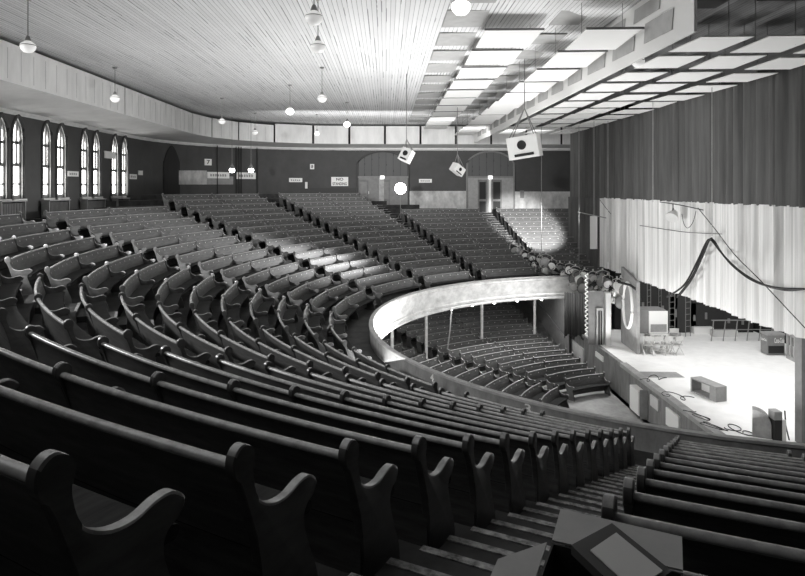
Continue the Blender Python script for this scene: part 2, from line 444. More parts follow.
fr = ring([(RR-.03, ZRAIL-.05), (RR-.03, ZRAIL-.16), (RR-.05, ZRAIL-.18), (RR-.03, ZRAIL-.20), (RR+.0, ZRAIL-.6), (RR+.0, ZF+.28), (RR-.06, ZF+.24), (RR-.06, ZF+.15), (RR-.02, ZF+.13), (RR-.10, ZF+.06), (RR-.10, ZF), (RR+.05, ZF), (RR+.02, ZF+.1), (RR+.02, ZRAIL-.05)], TH0+.09, TH1, n)
rel(fr.build('front_board', FASC, smooth=30), par)
for s_, x, y in (('4', 432, 380), ('3', 527.5, 406.5)):
    # painted numbers on the seating side
    d = px(x, y, 1)-Vector((0, 0, EYE))
    best = None
    for k in range(200, 3000):
        p = Vector((0, 0, EYE))+d*(k*.01)
        if math.hypot(p.x-CX, p.y-CY) < RR+.066: best = p; break
    best.z = ZRAIL-.165; th = math.atan2(best.y-CY, best.x-CX); best = polar(RR+.066, th, best.z); rt = Vector((math.sin(th), -math.cos(th), 0))
    if rt.dot(Vector((1, 0, 0))) < 0: rt = -rt
    o = text('painted_number', s_, WHITE, best-rt*.07-Vector((0, 0, .10)), rt, (0, 0, 1), .20, ext=0, width=.15)
    rel(o, par); o['label'] = 'white painted number on grey boards'

# ------------------------------------------------------------------ pews
PROF = [(.12, 0), (.11, .34), (.0, .70), (-.045, .765), (-.056, .81), (-.046, .855), (-.01, .885), (.03, .88), (.058, .85), (.060, .805), (.05, .76), (.07, .67), (.12, .605), (.20, .565), (.29, .56), (.37, .585), (.44, .59), (.49, .56), (.50, .525), (.47, .49), (.42, .46), (.40, .40), (.43, .29), (.49, .14), (.51, .06), (.51, 0)]
cache = {}
def pew_meshes(r, wdt, hires, thin):
    key = (round(r, 3), round(wdt, 4), hires, thin)
    if key in cache: return cache[key]
    hw = wdt/2-.02/r; n = max(3, int(wdt*r/(.22 if hires else .6)))
    def P3(u, z, a): return ((r-u)*math.cos(a)-r, (r-u)*math.sin(a), z)
    def sweep(prof, n):
        b = MB(); m = len(prof)
        vs = [P3(u, z, -hw+2*hw*k/n) for k in range(n+1) for u, z in prof]
        fs = [(k*m+i, k*m+(i+1) % m, (k+1)*m+(i+1) % m, (k+1)*m+i) for k in range(n) for i in range(m)]
        return b.add(vs, fs+[tuple(range(m)), tuple(range(n*m, n*m+m))])
    bk = sweep([(.112, .10), (.112, .36), (-.002, .782), (-.024, .782), (-.020, .79), (.028, .79), (.034, .77), (.026, .75), (.135, .38), (.14, .10)], n)
    # little enamel seat numbers along the front of the top rail
    L = wdt*r; kx = max(2, int(round(L/.48)))
    for j in range(kx):
        a = -hw+2*hw*(j+.5)/kx
        if hires != 2:
            pts = []
            for q in range(8):
                aa = q*PI/4; rr_ = .022
                pts.append(P3(.058+.02*(-math.sin(aa))*.28, .705+rr_*math.sin(aa), a+rr_*math.cos(aa)/r))
            bk.add(pts, [tuple(range(8))], 1)
    back = bk.mesh('backrest', [WOOD, PLATE], 30)
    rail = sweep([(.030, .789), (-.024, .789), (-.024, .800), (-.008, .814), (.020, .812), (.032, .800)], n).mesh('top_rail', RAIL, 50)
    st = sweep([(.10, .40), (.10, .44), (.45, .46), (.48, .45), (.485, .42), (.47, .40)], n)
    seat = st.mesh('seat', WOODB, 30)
    ends = []
    PR = PROF
    if hires == 1:
        PR = []; m_ = len(PROF)
        for i_ in range(m_-1):
            p0, p1, p2, p3 = PROF[max(i_-1, 0)], PROF[i_], PROF[i_+1], PROF[min(i_+2, m_-1)]
            for q_ in range(3):
                t = q_/3; PR.append(tuple(.5*(2*p1[c]+(p2[c]-p0[c])*t+(2*p0[c]-5*p1[c]+4*p2[c]-p3[c])*t*t+(3*p1[c]-p0[c]-3*p2[c]+p3[c])*t**3) for c in (0, 1)))
        PR.append(PROF[-1])
    for sgn, tn in ((-1, thin[0]), (1, thin[1])):
        T = .027 if tn else .052
        e = MB(); tks = (0, T) if hires != 1 else (0, .005, T-.005, T)
        m = len(PR); vs = []
        cxp = sum(p[0] for p in PR)/m; czp = .5
        for ti, tk in enumerate(tks):
            inset = .008 if (hires == 1 and ti in (0, 3)) else 0
            aa = sgn*(wdt/2-.001/r); off = -sgn*tk
            for u, z in PR:
                uu = u+(inset if u < .1 and z > .3 else -inset if z > .5 else 0)*1; zz = z-(inset if z > .55 else 0)
                x, y, z_ = P3(uu, zz, aa)
                # slide along the tangent
                vs.append((x-math.sin(aa)*off, y+math.cos(aa)*off, z_))
        K = len(tks)
        fs = [tuple(range(m)), tuple(range((K-1)*m, K*m))]
        e.add(vs, fs)
        for t in range(K-1):
            for i in range(m):
                (ua, za), (ub, zb_) = PR[i], PR[(i+1) % m]
                top = min(za, zb_) > .52 and (ub-ua) > .5*abs(zb_-za)  # upward faces take the glare-toned rail material
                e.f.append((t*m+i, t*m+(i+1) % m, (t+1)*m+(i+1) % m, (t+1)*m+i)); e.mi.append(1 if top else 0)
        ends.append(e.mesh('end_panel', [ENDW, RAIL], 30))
    cache[key] = (back, rail, seat, ends[0], ends[1]); return cache[key]
ORD = ['first', 'second', 'third', 'fourth', 'fifth', 'sixth', 'seventh', 'eighth', 'ninth', 'tenth', 'eleventh', 'twelfth', 'thirteenth', 'fourteenth', 'fifteenth', 'sixteenth', 'seventeenth', 'eighteenth', 'nineteenth']
def pew(r, t0, t1, z, label, group, hires, thin=(0, 0)):
    tm = R((t0+t1)/2); loc = polar(r, tm, z)
    root = empty('pew', loc, tm, label, 'pew', group)
    me = pew_meshes(r, R(t1-t0), hires, thin)
    for nm, m_ in zip(('backrest', 'top_rail', 'seat', 'end_panel', 'end_panel'), me):
        o = bpy.data.objects.new(nm, m_); COL.objects.link(o); o.parent = root
    return root
def fits(r, t0, t1, margin=.18):
    return all(r+.1+margin < rmax(R(t)) for t in (t0, (t0+t1)/2, t1))
SECT = [  # azimuth from, joints, to, name, first row split, last row, hires
    ((84.0, 89.3, 98.2), 'bank beside the dark stage curtain', 0, 11),
    ((101.6, 109.2, 116.8), 'bank below the right arched doorway', 3, 11),
    ((120.2, 127.4, 134.6), 'bank below the NO STANDING sign', 3, 15),
    ((138, 145.9, 153.8), 'bank below the wall sign 7', 2, 15),
    ((157.1, 166.7, 176.6), 'bank right of the window aisle', 0, 13),
    ((180.2, 190.3, 199.9), 'bank under the lancet windows', 0, 13),
    ((203.4, 212.2, 220.3), 'second bank left of the bottom aisle', 0, 14),
    ((224.2, 232.3, 239.7), 'near bank left of the bottom aisle', 0, 13),
    ((243.1, 250.9), 'dark near bank right of the bottom aisle', 99, 12),
]
PEWS = []
for si, (js, nm, split, last) in enumerate(SECT):
    for i in range(last+1):
        r = R0+i*P; z = ZB0+i*S
        segs = list(zip(js, js[1:]))
        if i < split and len(segs) == 2: segs = [(js[0], js[-1])]
        if si == 0 and i < 1: segs = segs[:1] if False else segs
        for k, (a, c) in enumerate(segs):
            if not fits(r, a, c): continue
            # azimuth grows to the left as seen from the stage: first segment is the right-hand one on the far side
            if len(segs) == 1: side = ''
            elif si == 0: side = ['right part', 'left part'][k]+' of '
            elif si < 5: side = ['right half', 'left half'][k]+' of '
            elif si < 6: side = ['far half', 'near half'][k]+' of '
            else: side = ['left half', 'right half'][k]+' of '
            label = 'balcony pew, %s row up from the rail, %s%s' % (ORD[i], side, nm)
            if len(label.split()) > 16: label = label.replace('balcony pew', 'pew').replace(' up from the rail', ' up')
            pew(r, a, c, z, label, 'curved wooden pews on the balcony', 1 if si >= 5 else 0, (int(a != js[0]), int(c != js[-1])))
# main floor
def mz(r): return 0 if r < 12.3 else (r-12.3)*.11/.8
for i in range(18):
    r = 5.5+.8*i; z = mz(r)
    a0 = [101.4, 101.2, 100.8, 100.2, 99.9][i] if i < 5 else 99.7-(.15*(i-5))
    a1 = [123.5, 126.3][i] if i < 2 else 128.8
    segs = [(a0, a1)] if i < 3 else [(a0, 114.2), (114.2, a1)]
    for k, (a, c) in enumerate(segs):
        if not fits(r, a, c): continue
        lab = 'floor pew, %s row from the stage, %sbank beside stage front wall' % (ORD[i], '' if len(segs) == 1 else ['right half of ', 'left half of '][k])
        pew(r, a, c, z, lab, 'wooden pews on the main floor', 0, (int(k > 0), int(len(segs) == 2 and k == 0)))
for i in range(0, 15):
    r = 5.1+.8*i; z = mz(r)
    a1 = max(146, 158-i*1.4)
    if not fits(r, 134.2, a1): continue
    pew(r, 134.4, a1, z, 'floor pew, %s row from the stage, bank left of the floor aisle' % ORD[i], 'wooden pews on the main floor', 0)

# aisle steps with worn pale edges
def aisle(t0, t1, n, idx):
    b = MB()
    for i in range(n):
        r = R0+(i+1)*P-.70; z = ZB0+i*S
        if r+.3 > min(rmax(R(t0)), rmax(R(t1))): break
        ta, tb = R(t0)+.02/r, R(t1)-.02/r
        def slab(ra, rb, za, zb, mi):
            b.add([polar(ra, ta, za), polar(ra, tb, za), polar(rb, tb, za), polar(rb, ta, za), polar(ra, ta, zb), polar(ra, tb, zb), polar(rb, tb, zb), polar(rb, ta, zb)],
                  [(3, 2, 1, 0), (4, 5, 6, 7), (0, 1, 5, 4), (1, 2, 6, 5), (2, 3, 7, 6), (3, 0, 4, 7)], mi)
        slab(r-.40, r, z+.002, z+S/2, 0)
        slab(r-.41, r-.35, z+S/2-.02, z+S/2+.006, 1)
        slab(r-.01, r+.05, z+S-.02, z+S+.006, 1)
    return struct(b.build('floor_aisle_steps', [STEP, NOSE]))
for k, (t0, t1) in enumerate(((98.3, 101.5), (116.9, 120.1), (134.7, 137.9), (153.9, 157.0), (176.7, 180.1), (200, 203.3), (220.4, 224.1), (239.8, 243.0))):
    aisle(t0, t1, 15, k)

# ------------------------------------------------------------------ main floor, stage
b = MB(); K = 72
for k in range(K):
    t0, t1 = R(80+200*k/K), R(80+200*(k+1)/K)
    q = [polar(.01, t0), polar(.01, t1), polar(12.3, t1), polar(12.3, t0), polar(rmax(t1)-.01, t1, mz(rmax(t1))), polar(rmax(t0)-.01, t0, mz(rmax(t0)))]
    b.add(q, [(0, 1, 2, 3), (3, 2, 4, 5)])
b.add([(CX-.8, -.7, 0), (CX+9, -.7, 0), (CX+9, 43.8, 0), (CX-.8, 43.8, 0)], [(0, 1, 2, 3)])
struct(b.build('floor', MFLOOR))
SZ, SX = 1.45, 9.88
struct(MB().box(SX, 19.3, 8, 32.4, SZ-.12, SZ).build('floor_stage', DECK))
struct(MB().box(SX+.02, SX+.12, 8, 43.4, .0, SZ-.12).build('wall_stage_front', STFRONT))
# pale lip along the front edge
struct(MB().box(SX-.06, SX+.24, 8, 26.2, SZ-.13, SZ+.02).build('trim_3', RAILTOP))
struct(MB().box(SX-.05, SX+.12, 26.2, 32.5, SZ-.12, SZ+.02).build('trim_4', STFRONT))
# backstage shell
struct(MB().box(18.9, 19.2, 6, 43, 0, CEZ).build('wall_backstage', BLACKD))
struct(MB().box(11.9, 19, 32.4, 32.6, 0, CEZ).build('wall_backstage_far', BLACKD))
# side wall below the far balcony end
struct(MB().box(9.45, 9.65, 32.9, 43.2, .0, ZF-.02).build('wall_side', GREY))
b = MB(); b.prism([(9.40, 33, 1.0), (9.40, 43, 2.3), (9.40, 43, 2.1), (9.40, 33, .8)], (.06, 0, 0)); struct(b.build('trim_5', GREY))

# curtains --------------------------------------------------------------
def drape(y0, y1, z0, z1, X, amp=.22, seed=1, thick=.02, hem=None, folds=.42):
    rnd = random.Random(seed); ys = []; y = y0
    pts = []
    while y < y1:
        wl = folds*(.55+rnd.random()*1.1); a = amp*(.35+rnd.random()*.9)
        for k in range(8):
            if y+wl*k/8 > y1: break
            ph = 2*PI*k/8
            pts.append((X+a*(math.cos(ph)-1)*.5+.02*math.sin(3*ph), y+wl*k/8))
        y += wl
    pts.append((X, y1))
    b = MB(); n = len(pts)
    for i, (x, yy) in enumerate(pts):
        hz = z0+(hem(yy) if hem else 0)+rnd.uniform(-.015, .015)
        b.v += [(x, yy, hz), (x+(rnd.random()-.5)*.03, yy, z1), (x+thick, yy, hz), (x+thick, yy, z1)]
    for i in range(n-1):
        a, c = 4*i, 4*(i+1)
        b.f += [(a, c, c+1, a+1), (a+2, c+2, c+3, a+3), (a, c, c+2, a+2), (a+1, c+1, c+3, a+3)]; b.mi += [0]*4
    return b
XC = 11.55
ZJ = EYE-.53; ZCB = EYE-4.18; YJ = 33.3
up = empty('stage_curtain', (XC, 24, ZCB), 0, 'tall stage curtain, dark gathered upper half and pale lower half, hanging above stage', 'curtain')
rel(drape(12.5, 38.6, ZJ, EYE+3.6, XC, seed=3).build('upper_drape', DRAPE, smooth=60), up)
lo = rel(drape(12.5, YJ, ZCB, ZJ+.03, XC+.06, seed=5, folds=.36).build('lower_drape', PALE, smooth=60), up); lo['label'] = 'pale lower drape'
lg = drape(YJ-.1, 38.5, ZCB-.1, ZJ, XC-.08, seed=9, folds=.3).build('side_curtain', DRAPE, smooth=60)
tag(lg, 'dark side curtain hanging left of the pale drape behind the lighting pipe', 'curtain')
# small narrow pale cloth in front of the dark side curtain
o = MB().prism([on_x(590, 216, 11.2), on_x(596.5, 216, 11.2), on_x(596.5, 249, 11.2), on_x(590, 249, 11.2)], (.05, 0, 0)).build('hanging_board', WHITE)
tag(o, 'narrow pale board hanging in front of the dark side curtain', 'board')
o = MB().tube([on_x(578, 212, 11.1), on_x(606, 218, 11.1)], .025).build('hanging_batten', METAL); tag(o, 'short thin batten holding the narrow pale board', 'batten')

# ------------------------------------------------------------------ ceiling fittings
FX = 5.9
fa = empty('ceiling_baffle', (FX, 12, EYE+3.0), 0, 'long white baffle board hanging from ceiling toward the stage with grey cloth patches', 'baffle')
rel(MB().prism([(FX, 11.9, EYE+3.0), (FX, 42.2, EYE+3.0), (FX, 42.2, CEZ-.01), (FX, 11.9, CEZ-.01)], (.06, 0, 0)).build('board', WHITE), fa)
y = 12.9
for k in range(15):
    L = 1.35
    for row in (0, 1):
        yy = 12.8+k*2.0+(.6 if row else 0)
        if yy+1.4 > 42: continue
        z0, h = (EYE+3.26, .46) if not row else (EYE+3.86, .34)
        rel(MB().prism([(FX-.025, yy, z0), (FX-.025, yy+1.4, z0+.03), (FX-.025, yy+1.32, z0+h), (FX-.025, yy-.08, z0+h-.03)], (.02, 0, 0)).build('cloth_patch', PAD), fa)
POS = ['nearest', 'second nearest', 'third nearest']+['%s from the camera' % ORD[k] for k in range(3, 19)]
def board_row(x0, x1, z, ys, dep, tilt, lab, grp, m=CLOUD, cat='ceiling panel', name='canopy_panel', th=.02):
    for k, y in enumerate(ys):
        if y < 8: pass
        a = Vector((x0, y, z)); dx = x1-x0
        rd = random.uniform(-.03, .03)
        b = MB().prism([(x0, y, z+rd), (x1, y+.04, z+rd+.03), (x1, y+dep, z+tilt), (x0, y+dep, z+tilt-.02)], (0, 0, th))
        root = b.build(name, m)
        tag(root, lab % POS[min(k, 18)], cat, grp)
        if name == 'canopy_panel' and x0 < 6:
            e = MB().prism([(x0-.02, y-.02, z+rd-.015), (x1+.02, y+.02, z+rd+.015), (x1+.02, y+.02, z+rd+.065), (x0-.02, y-.02, z+rd+.035)], (0, .03, 0))
            e.build('edge_batten', MGREY, root)
        if name == 'canopy_panel':
            for xx in (x0+.15, x1-.15): MB().tube([(xx, y+dep*.5, z+.03), (xx, y+dep*.5, CEZ)], .008, 4).build('hanger_wire', METAL, root)
ys1 = [15.75+2.42*k for k in range(11)]
board_row(1.5, 2.55, CEZ-.035, [6.5+2.2*k for k in range(16)], 1.5, 0, 'grey felt pad on ceiling left of all white panels, %s', 'grey felt pads on the ceiling', PAD, 'ceiling pad', 'felt_pad', .02)
board_row(4.3, 5.1, CEZ-.035, [6.5+2.2*k for k in range(15)], 1.2, 0, 'grey felt pad on ceiling between white panel rows, %s', 'grey felt pads on the ceiling', PAD, 'ceiling pad', 'felt_pad', .02)
board_row(2.5, 3.98, EYE+3.98, ys1, 1.75, -.05, 'white canopy panel of the leftmost ceiling row, %s', 'white canopy panels under the ceiling')
board_row(4.45, 5.72, EYE+3.5, [13.8+2.3*k for k in range(12)], 1.75, -.05, 'white canopy panel of the row just left of the baffle, %s', 'white canopy panels under the ceiling')
for cx0, cx1, off, nm in ((6.85, 8.05, 0, 'beside the baffle'), (8.4, 9.65, .05, 'between baffle and curtain'), (10.0, 11.3, .1, 'touching the curtain')):
    board_row(cx0, cx1, EYE+3.3, [13.5+2.1*k+off for k in range(12)], 1.6, .02, 'white canopy panel of the row '+nm+', %s', 'white canopy panels under the ceiling')
board_row(8.5, 9.9, CEZ-.04, [7.5+1.5*k for k in range(5)], .7, 0, 'black pad on the grey ceiling above the stage side, %s', 'black pads on the grey ceiling', DARK, 'ceiling pad', 'felt_pad', .02)
board_row(6.4, 7.9, CEZ-.04, [8.2+1.5*k for k in range(5)], .7, 0, 'black pad on the grey ceiling right beside the baffle, %s', 'black pads on the grey ceiling', DARK, 'ceiling pad', 'felt_pad', .02)

# pendant lamps
def pendant(x, y, z, lit, label, dia=.34, shade=False, ztop=CEZ, long_=False):
    """globe centred at pixel x,y ; hanging point above"""
    d = px(x, y, 1)-Vector((0, 0, EYE)); t = (z-EYE)/d.z; c = Vector((0, 0, EYE))+d*t
    r = dia/2
    o = empty('pendant_lamp', (c.x, c.y, c.z), 0, label, 'lamp', 'milk glass pendant lamps')
    g = MB().lathe([(.02, -r*.95), (r*.55, -r*.85), (r*.9, -r*.45), (r, -.02), (r*.93, r*.25), (r*.5, r*.55), (r*.38, r*.7)], seg=20)
    g.build('globe', GLASSON if lit else GLASSW, o, smooth=60)
    MB().lathe([(r*1.02, r*.02), (r*.98, r*.12), (r*.42, r*.62), (r*.30, r*1.1), (.03, r*1.35), (.01, r*1.4)], seg=20).build('fitter', METAL, o, smooth=40)
    MB().tube([(0, 0, r*1.3), (0, 0, ztop-c.z-.06)], .012, 6).build('stem', METAL, o)
    MB().lathe([(.0, -.07), (.07, -.05), (.09, 0)], (0, 0, ztop-c.z-.002), 12).build('canopy', METAL, o, smooth=40)
    return o, c
for x, y, lit, lab in (
        (28, 46, 0, 'unlit pendant globe at the top left corner'), (115, 98, 0, 'pendant globe hanging before the frieze above the third window pair'),
        (222, 121, 0, 'pendant globe before the frieze above the sign 7'), (255, 132, 0, 'smaller far pendant right of the one over sign 7'),
        (314, 17, 0, 'pendant globe at the top edge, upper one of the close pair'), (318, 46, 0, 'pendant globe just under the topmost one, centre left'),
        (322, 98, 0, 'pendant globe in mid ceiling between the two lit ones'), (290, 111, 1, 'lit pendant globe left of centre below the ceiling'),
        (347, 124, 1, 'lit pendant globe above the NO STANDING sign'), (317, 133, 0, 'faint far pendant against the frieze'),
        (461, 6, 1, 'brightly lit globe at the top edge among ceiling panels'), (638, 61, 0, 'pendant globe hanging beside the white ceiling baffle')):
    pendant(x, y, EYE+3.24, lit, lab)
# the globe half hidden behind the frieze, and two long pendants over the wall signs
c = px(55, 97, 22.8); pendant(55, 97, c.z, 0, 'globe half hidden behind the frieze above the windows')
for x, lab in ((232, 'left enamel shade lamp hanging over the wall signs'), (251, 'right enamel shade lamp hanging over the wall signs')):
    c = px(x, 170, 38.5)
    o = empty('sign_lamp', c, 0, lab, 'lamp', 'shaded lamps over the wall signs')
    MB().lathe([(.02, -.16), (.14, -.12), (.17, 0), (.12, .12), (.06, .17)], seg=16).build('globe', BULB, o, smooth=60)
    MB().lathe([(.19, .08), (.12, .22), (.05, .34), (.03, .4)], seg=16).build('shade', MGREY, o, smooth=40)
    MB().tube([(0, 0, .36), (0, 0, CEZ-c.z)], .014, 6).build('stem', METAL, o)
# bright flood lamp on a stand by the far doorway
c = px(400.5, 188.5, 40.6)
o = empty('flood_lamp', (c.x, c.y, ZB0+12*S), 0, 'glaring round flood lamp on a stand in front of the left doorway', 'lamp'); zz = c.z-(ZB0+12*S)
MB().lathe([(0, 0), (.26, .02), (.35, .12), (.37, .16)], (0, .14, zz), 24, axis=(0, -1, 0)).build('reflector', METAL, o, smooth=50)
MB().lathe([(0, .30), (.18, .27), (.32, .2), (.36, .14)], (0, .14, zz), 24, axis=(0, -1, 0)).build('lens', mat('flood_lens_lit', .9, emit=22), o, smooth=50)
b = MB().tube([(0, .1, zz-.3), (0, .1, .0)], .02)
for k in range(3): b.tube([(0, .1, .35), (.35*math.cos(k*2.09), .1+.35*math.sin(k*2.09), 0)], .012, 6)
b.build('stand', METAL, o)

# hanging loudspeakers
def speaker(c, w, h, d, yaw, pitch, roll, label, round_=True, ropes=None):
    o = empty('hanging_loudspeaker', c, 0, label, 'loudspeaker', 'loudspeakers hanging from the ceiling')
    o.rotation_euler = (pitch, roll, yaw)
    MB().box(-w/2, w/2, -d/2, d/2, -h/2, h/2).build('cabinet', WHITE, o)
    MB().lathe([(0, 0), (h*.15, 0), (h*.18, .012), (h*.20, .01), (h*.21, 0)], (-w*.02, -d/2-.004, h*.10), 24, axis=(0, -1, 0)).build('driver', DARK, o, smooth=40)
    MB().box(-w*.30, w*.34, -d/2-.012, -d/2, -h*.40, -h*.28).build('slot_port', DARK, o)
    b = MB()
    inv = o.matrix_basis.to_3x3().inverted() if False else (Matrix.Rotation(yaw, 3, 'Z') @ Matrix.Rotation(roll, 3, 'Y') @ Matrix.Rotation(pitch, 3, 'X')).inverted()
    top = Vector((0, 0, CEZ-c[2])); knot = Vector((0, 0, h/2+w*.9))
    for sx in (-1, 1): 
        for sy in (-1, 1): b.tube([(sx*w*.4, sy*d*.35, h/2), inv @ knot], .016, 6)
    b.tube([inv @ knot, inv @ top], .016, 6)
    b.build('rope_sling', METAL, o)
c = px(524.5, 147, 21); speaker(c, 1.02, .74, .55, R(-27), R(4), R(-8), 'large white loudspeaker with round driver and slot hanging in front of right archway')
c = px(406.5, 155.5, 24); speaker(c, .42, .50, .34, R(-30), R(-15), R(22), 'small tilted white loudspeaker hanging on a long rod beside the left archway')
c = px(457.5, 169.5, 31); speaker(c, .62, .42, .42, R(38), R(12), R(30), 'small white loudspeaker hanging low between the two archways')
# thin ropes hanging from the ceiling to the seats
for x, y0, y1, zc, lab in ((541.5, 120, 262, 34, 'thin pale rope hanging in front of the lit far pews'), (594, 95, 215, 31, 'thin rope against the dark curtain, left'), (653, 60, 202, 24, 'thin pale rope against the dark curtain, middle'), (712, 25, 236, 20.6, 'thin rope holding the cable loop before the curtain'), (608, 100, 262, 31, 'thin dark line before the curtain fold'), (579, 110, 262, 33.5, 'thin pale rope at the curtain left edge')):
    a, c = px(x, y1, zc), px(x, y1, zc); a.z = min(CEZ, px(x, y0, zc).z+3)
    a.z = CEZ
    tag(MB().tube([a, c], .014, 5).build('hanging_rope', GREY), lab, 'rope', 'thin ropes hanging from the ceiling')
a, c = px(451.5, 303, 15.2), px(447.5, 398, 13.6)
b = MB().tube([a, px(450.5, 330, 15.2), px(448, 385, 15.0)], .014, 5)
a2 = px(449, 307, 30.5)
b = MB().tube([px(452, 303, 31), px(450, 330, 31), px(447.5, 349, 31)], .035, 6); tag(b.build('hanging_chain', GREY), 'pale knotted cord hanging under the balcony front before the pews', 'cord')

# ------------------------------------------------------------------ far wall doors and signs
YW = 43.78
def tudor(x0, x1, zs, zt, n=24):
    r = []
    for k in range(n+1):
        u = -1+2*k/n
        r.append((x0+(x1-x0)*(u+1)/2, zs+(zt-zs)*(1-abs(u)**2.1)**.72))
    return r
DOORM = mat('door_boards', .15, .5, .4, var=.2, scale=4)
ARCHM = boards('arch_boards', .095, .5, 'X', line=.4, gap=.05)
for di, (xa, xb, dl) in enumerate(((357.5, 408.5, ()), (467, 514, ()))):
    x0, x1 = on_y(xa, 165, YW).x, on_y(xb, 165, YW).x
    zt = on_y(xa, 151.5, YW).z; zs = on_y(xa, 163.5, YW).z; ztr = on_y(xa, 177, YW).z; zb = ZB0+11*S
    pts = tudor(x0, x1, zs, zt)
    b = MB().prism([(x0, YW-.02, ztr)]+[(x, YW-.02, z) for x, z in pts]+[(x1, YW-.02, ztr)], (0, .02, 0))
    d = struct(b.build('door_%d' % (di+1), ARCHM))
    MB().tube([(x0, YW-.04, zb)]+[(x, YW-.04, z) for x, z in pts]+[(x1, YW-.04, zb)], .07, 6).build('arch_moulding', MGREY if di else WALL, d, smooth=50)
    MB().box(x0, x1, YW-.10, YW, ztr-.06, ztr+.06).build('transom', MGREY, d)
    m_side = LWALL if di else WALL
    MB().box(x0, x1, YW-.04, YW, zb, ztr-.06).build('door_surround', GREY if di else MGREY, d)
    if di: l0, l1, r0_, r1_ = 477.7, 487, 491.5, 501.5
    else: l0, l1, r0_, r1_ = 359, 368.5, 379.5, 390
    zd = on_y(480, 179.8, YW).z
    for q0, q1 in ((l0, l1), (r0_, r1_)):
        X0, X1 = on_y(q0, 190, YW).x, on_y(q1, 190, YW).x
        lf = MB().box(X0, X1, YW-.08, YW-.04, zb, zd).build('door_leaf', DOORM, d)
        MB().box(X0+.1, X1-.1, YW-.095, YW-.08, zd-1.35, zd-.15).box(X0+.1, X1-.1, YW-.095, YW-.08, zb+.2, zd-1.5).build('door_panel', DARK if di else MGREY, lf)
    pc = (488.5, 490.8) if di else (379, 384)
    MB().box(on_y(pc[0], 190, YW).x, on_y(pc[1], 190, YW).x, YW-.14, YW-.08, zb, zd+.1).build('door_post', WHITE if di else RAILTOP, d)
    ex = on_y(490 if di else 382.2, 177.4, YW)
    MB().box(ex.x-.14, ex.x+.14, YW-.2, YW-.1, ex.z-.11, ex.z+.11).build('exit_light', mat('exit_light_lit', .9, emit=1.6), d)
# pale wainscot right of the left arch, and pale lobby patch at the far left
def on_wall(x, y):
    "point on the far-corner wall seen at pixel x, y"
    d = px(x, y, 1)-Vector((0, 0, EYE)); t = 20
    while t < 60:
        p = d*t
        if p.y > 33.8 and (p.x < -3.3) and math.hypot(p.x+3.3, p.y-33.8) > 9.97: break
        if p.y > 43.77 or p.x < -13.27: break
        t += .01
    return Vector((0, 0, EYE))+d*t
def wall_patch(name, x0, x1, y0, y1, m, th=.03, n=None):
    n = n or max(1, int((x1-x0)/8)); b = MB(); cs = []
    for k in range(n+1):
        x = x0+(x1-x0)*k/n; a = on_wall(x, y0); c = on_wall(x, (y0+y1)/2); lo_ = on_wall(x, y1)
        nrm = Vector((-3.3-c.x, 33.8-c.y, 0)).normalized() if c.x < -3.4 and c.y > 33.8 else (Vector((0, -1, 0)) if c.y > 40 else Vector((1, 0, 0)))
        cs.append(((c.x, c.y), nrm, a.z, lo_.z))
    vs = []
    for (x, y), nr, za, zb in cs:
        za, zb = cs[0][2] if n < 3 else za, cs[0][3] if n < 3 else zb
        vs += [(x, y, zb), (x, y, za), (x+nr.x*th, y+nr.y*th, zb), (x+nr.x*th, y+nr.y*th, za)]
    fs = []
    for k in range(n):
        a, c = 4*k, 4*k+4
        fs += [(a+2, c+2, c+3, a+3), (a+3, c+3, c+1, a+1), (a+2, c+2, c, a), (a, c, c+1, a+1)]
    fs += [(0, 1, 3, 2), (4*n, 4*n+1, 4*n+3, 4*n+2)]
    b.add(vs, fs); return b.build(name, m), cs
o, _ = wall_patch('trim_6', 409.5, 466, 191, 222, LWALL); struct(o)
o, _ = wall_patch('trim_7', 515, 576, 191.5, 222, LWALL); struct(o)
o, _ = wall_patch('trim_8', 178.5, 206.5, 170.5, 184.5, LWALL, n=3); struct(o)
o, _ = wall_patch('trim_9', 206.5, 233, 176.5, 184.5, GREY, n=3); struct(o)
o, _ = wall_patch('trim_10', 300, 357, 188, 222, mat('low_wall_paint', .055, .7), n=6); struct(o)
# dark pointed archway in the corner
def corner_arch():
    b = MB(); a0, a1 = 163.3, 179.5; n = 14; vs = []
    for k in range(n+1):
        x = a0+(a1-a0)*k/n; u = abs(-1+2*k/n); yt = 145.5+17*(u**1.7)
        p = on_wall(x, yt); q = on_wall(x, 170); nr = Vector((-3.3-q.x, 33.8-q.y, 0)).normalized()
        vs += [(q.x+nr.x*.03, q.y+nr.y*.03, ZB0+14*S), (q.x+nr.x*.03, q.y+nr.y*.03, p.z), (q.x, q.y, ZB0+14*S), (q.x, q.y, p.z)]
    b.add(vs, [f for k in range(n) for f in ((4*k, 4*k+4, 4*k+5, 4*k+1), (4*k+1, 4*k+5, 4*k+7, 4*k+3))])
    return b
struct(corner_arch().build('door_3', mat('dark_doorway', .022, .8)))
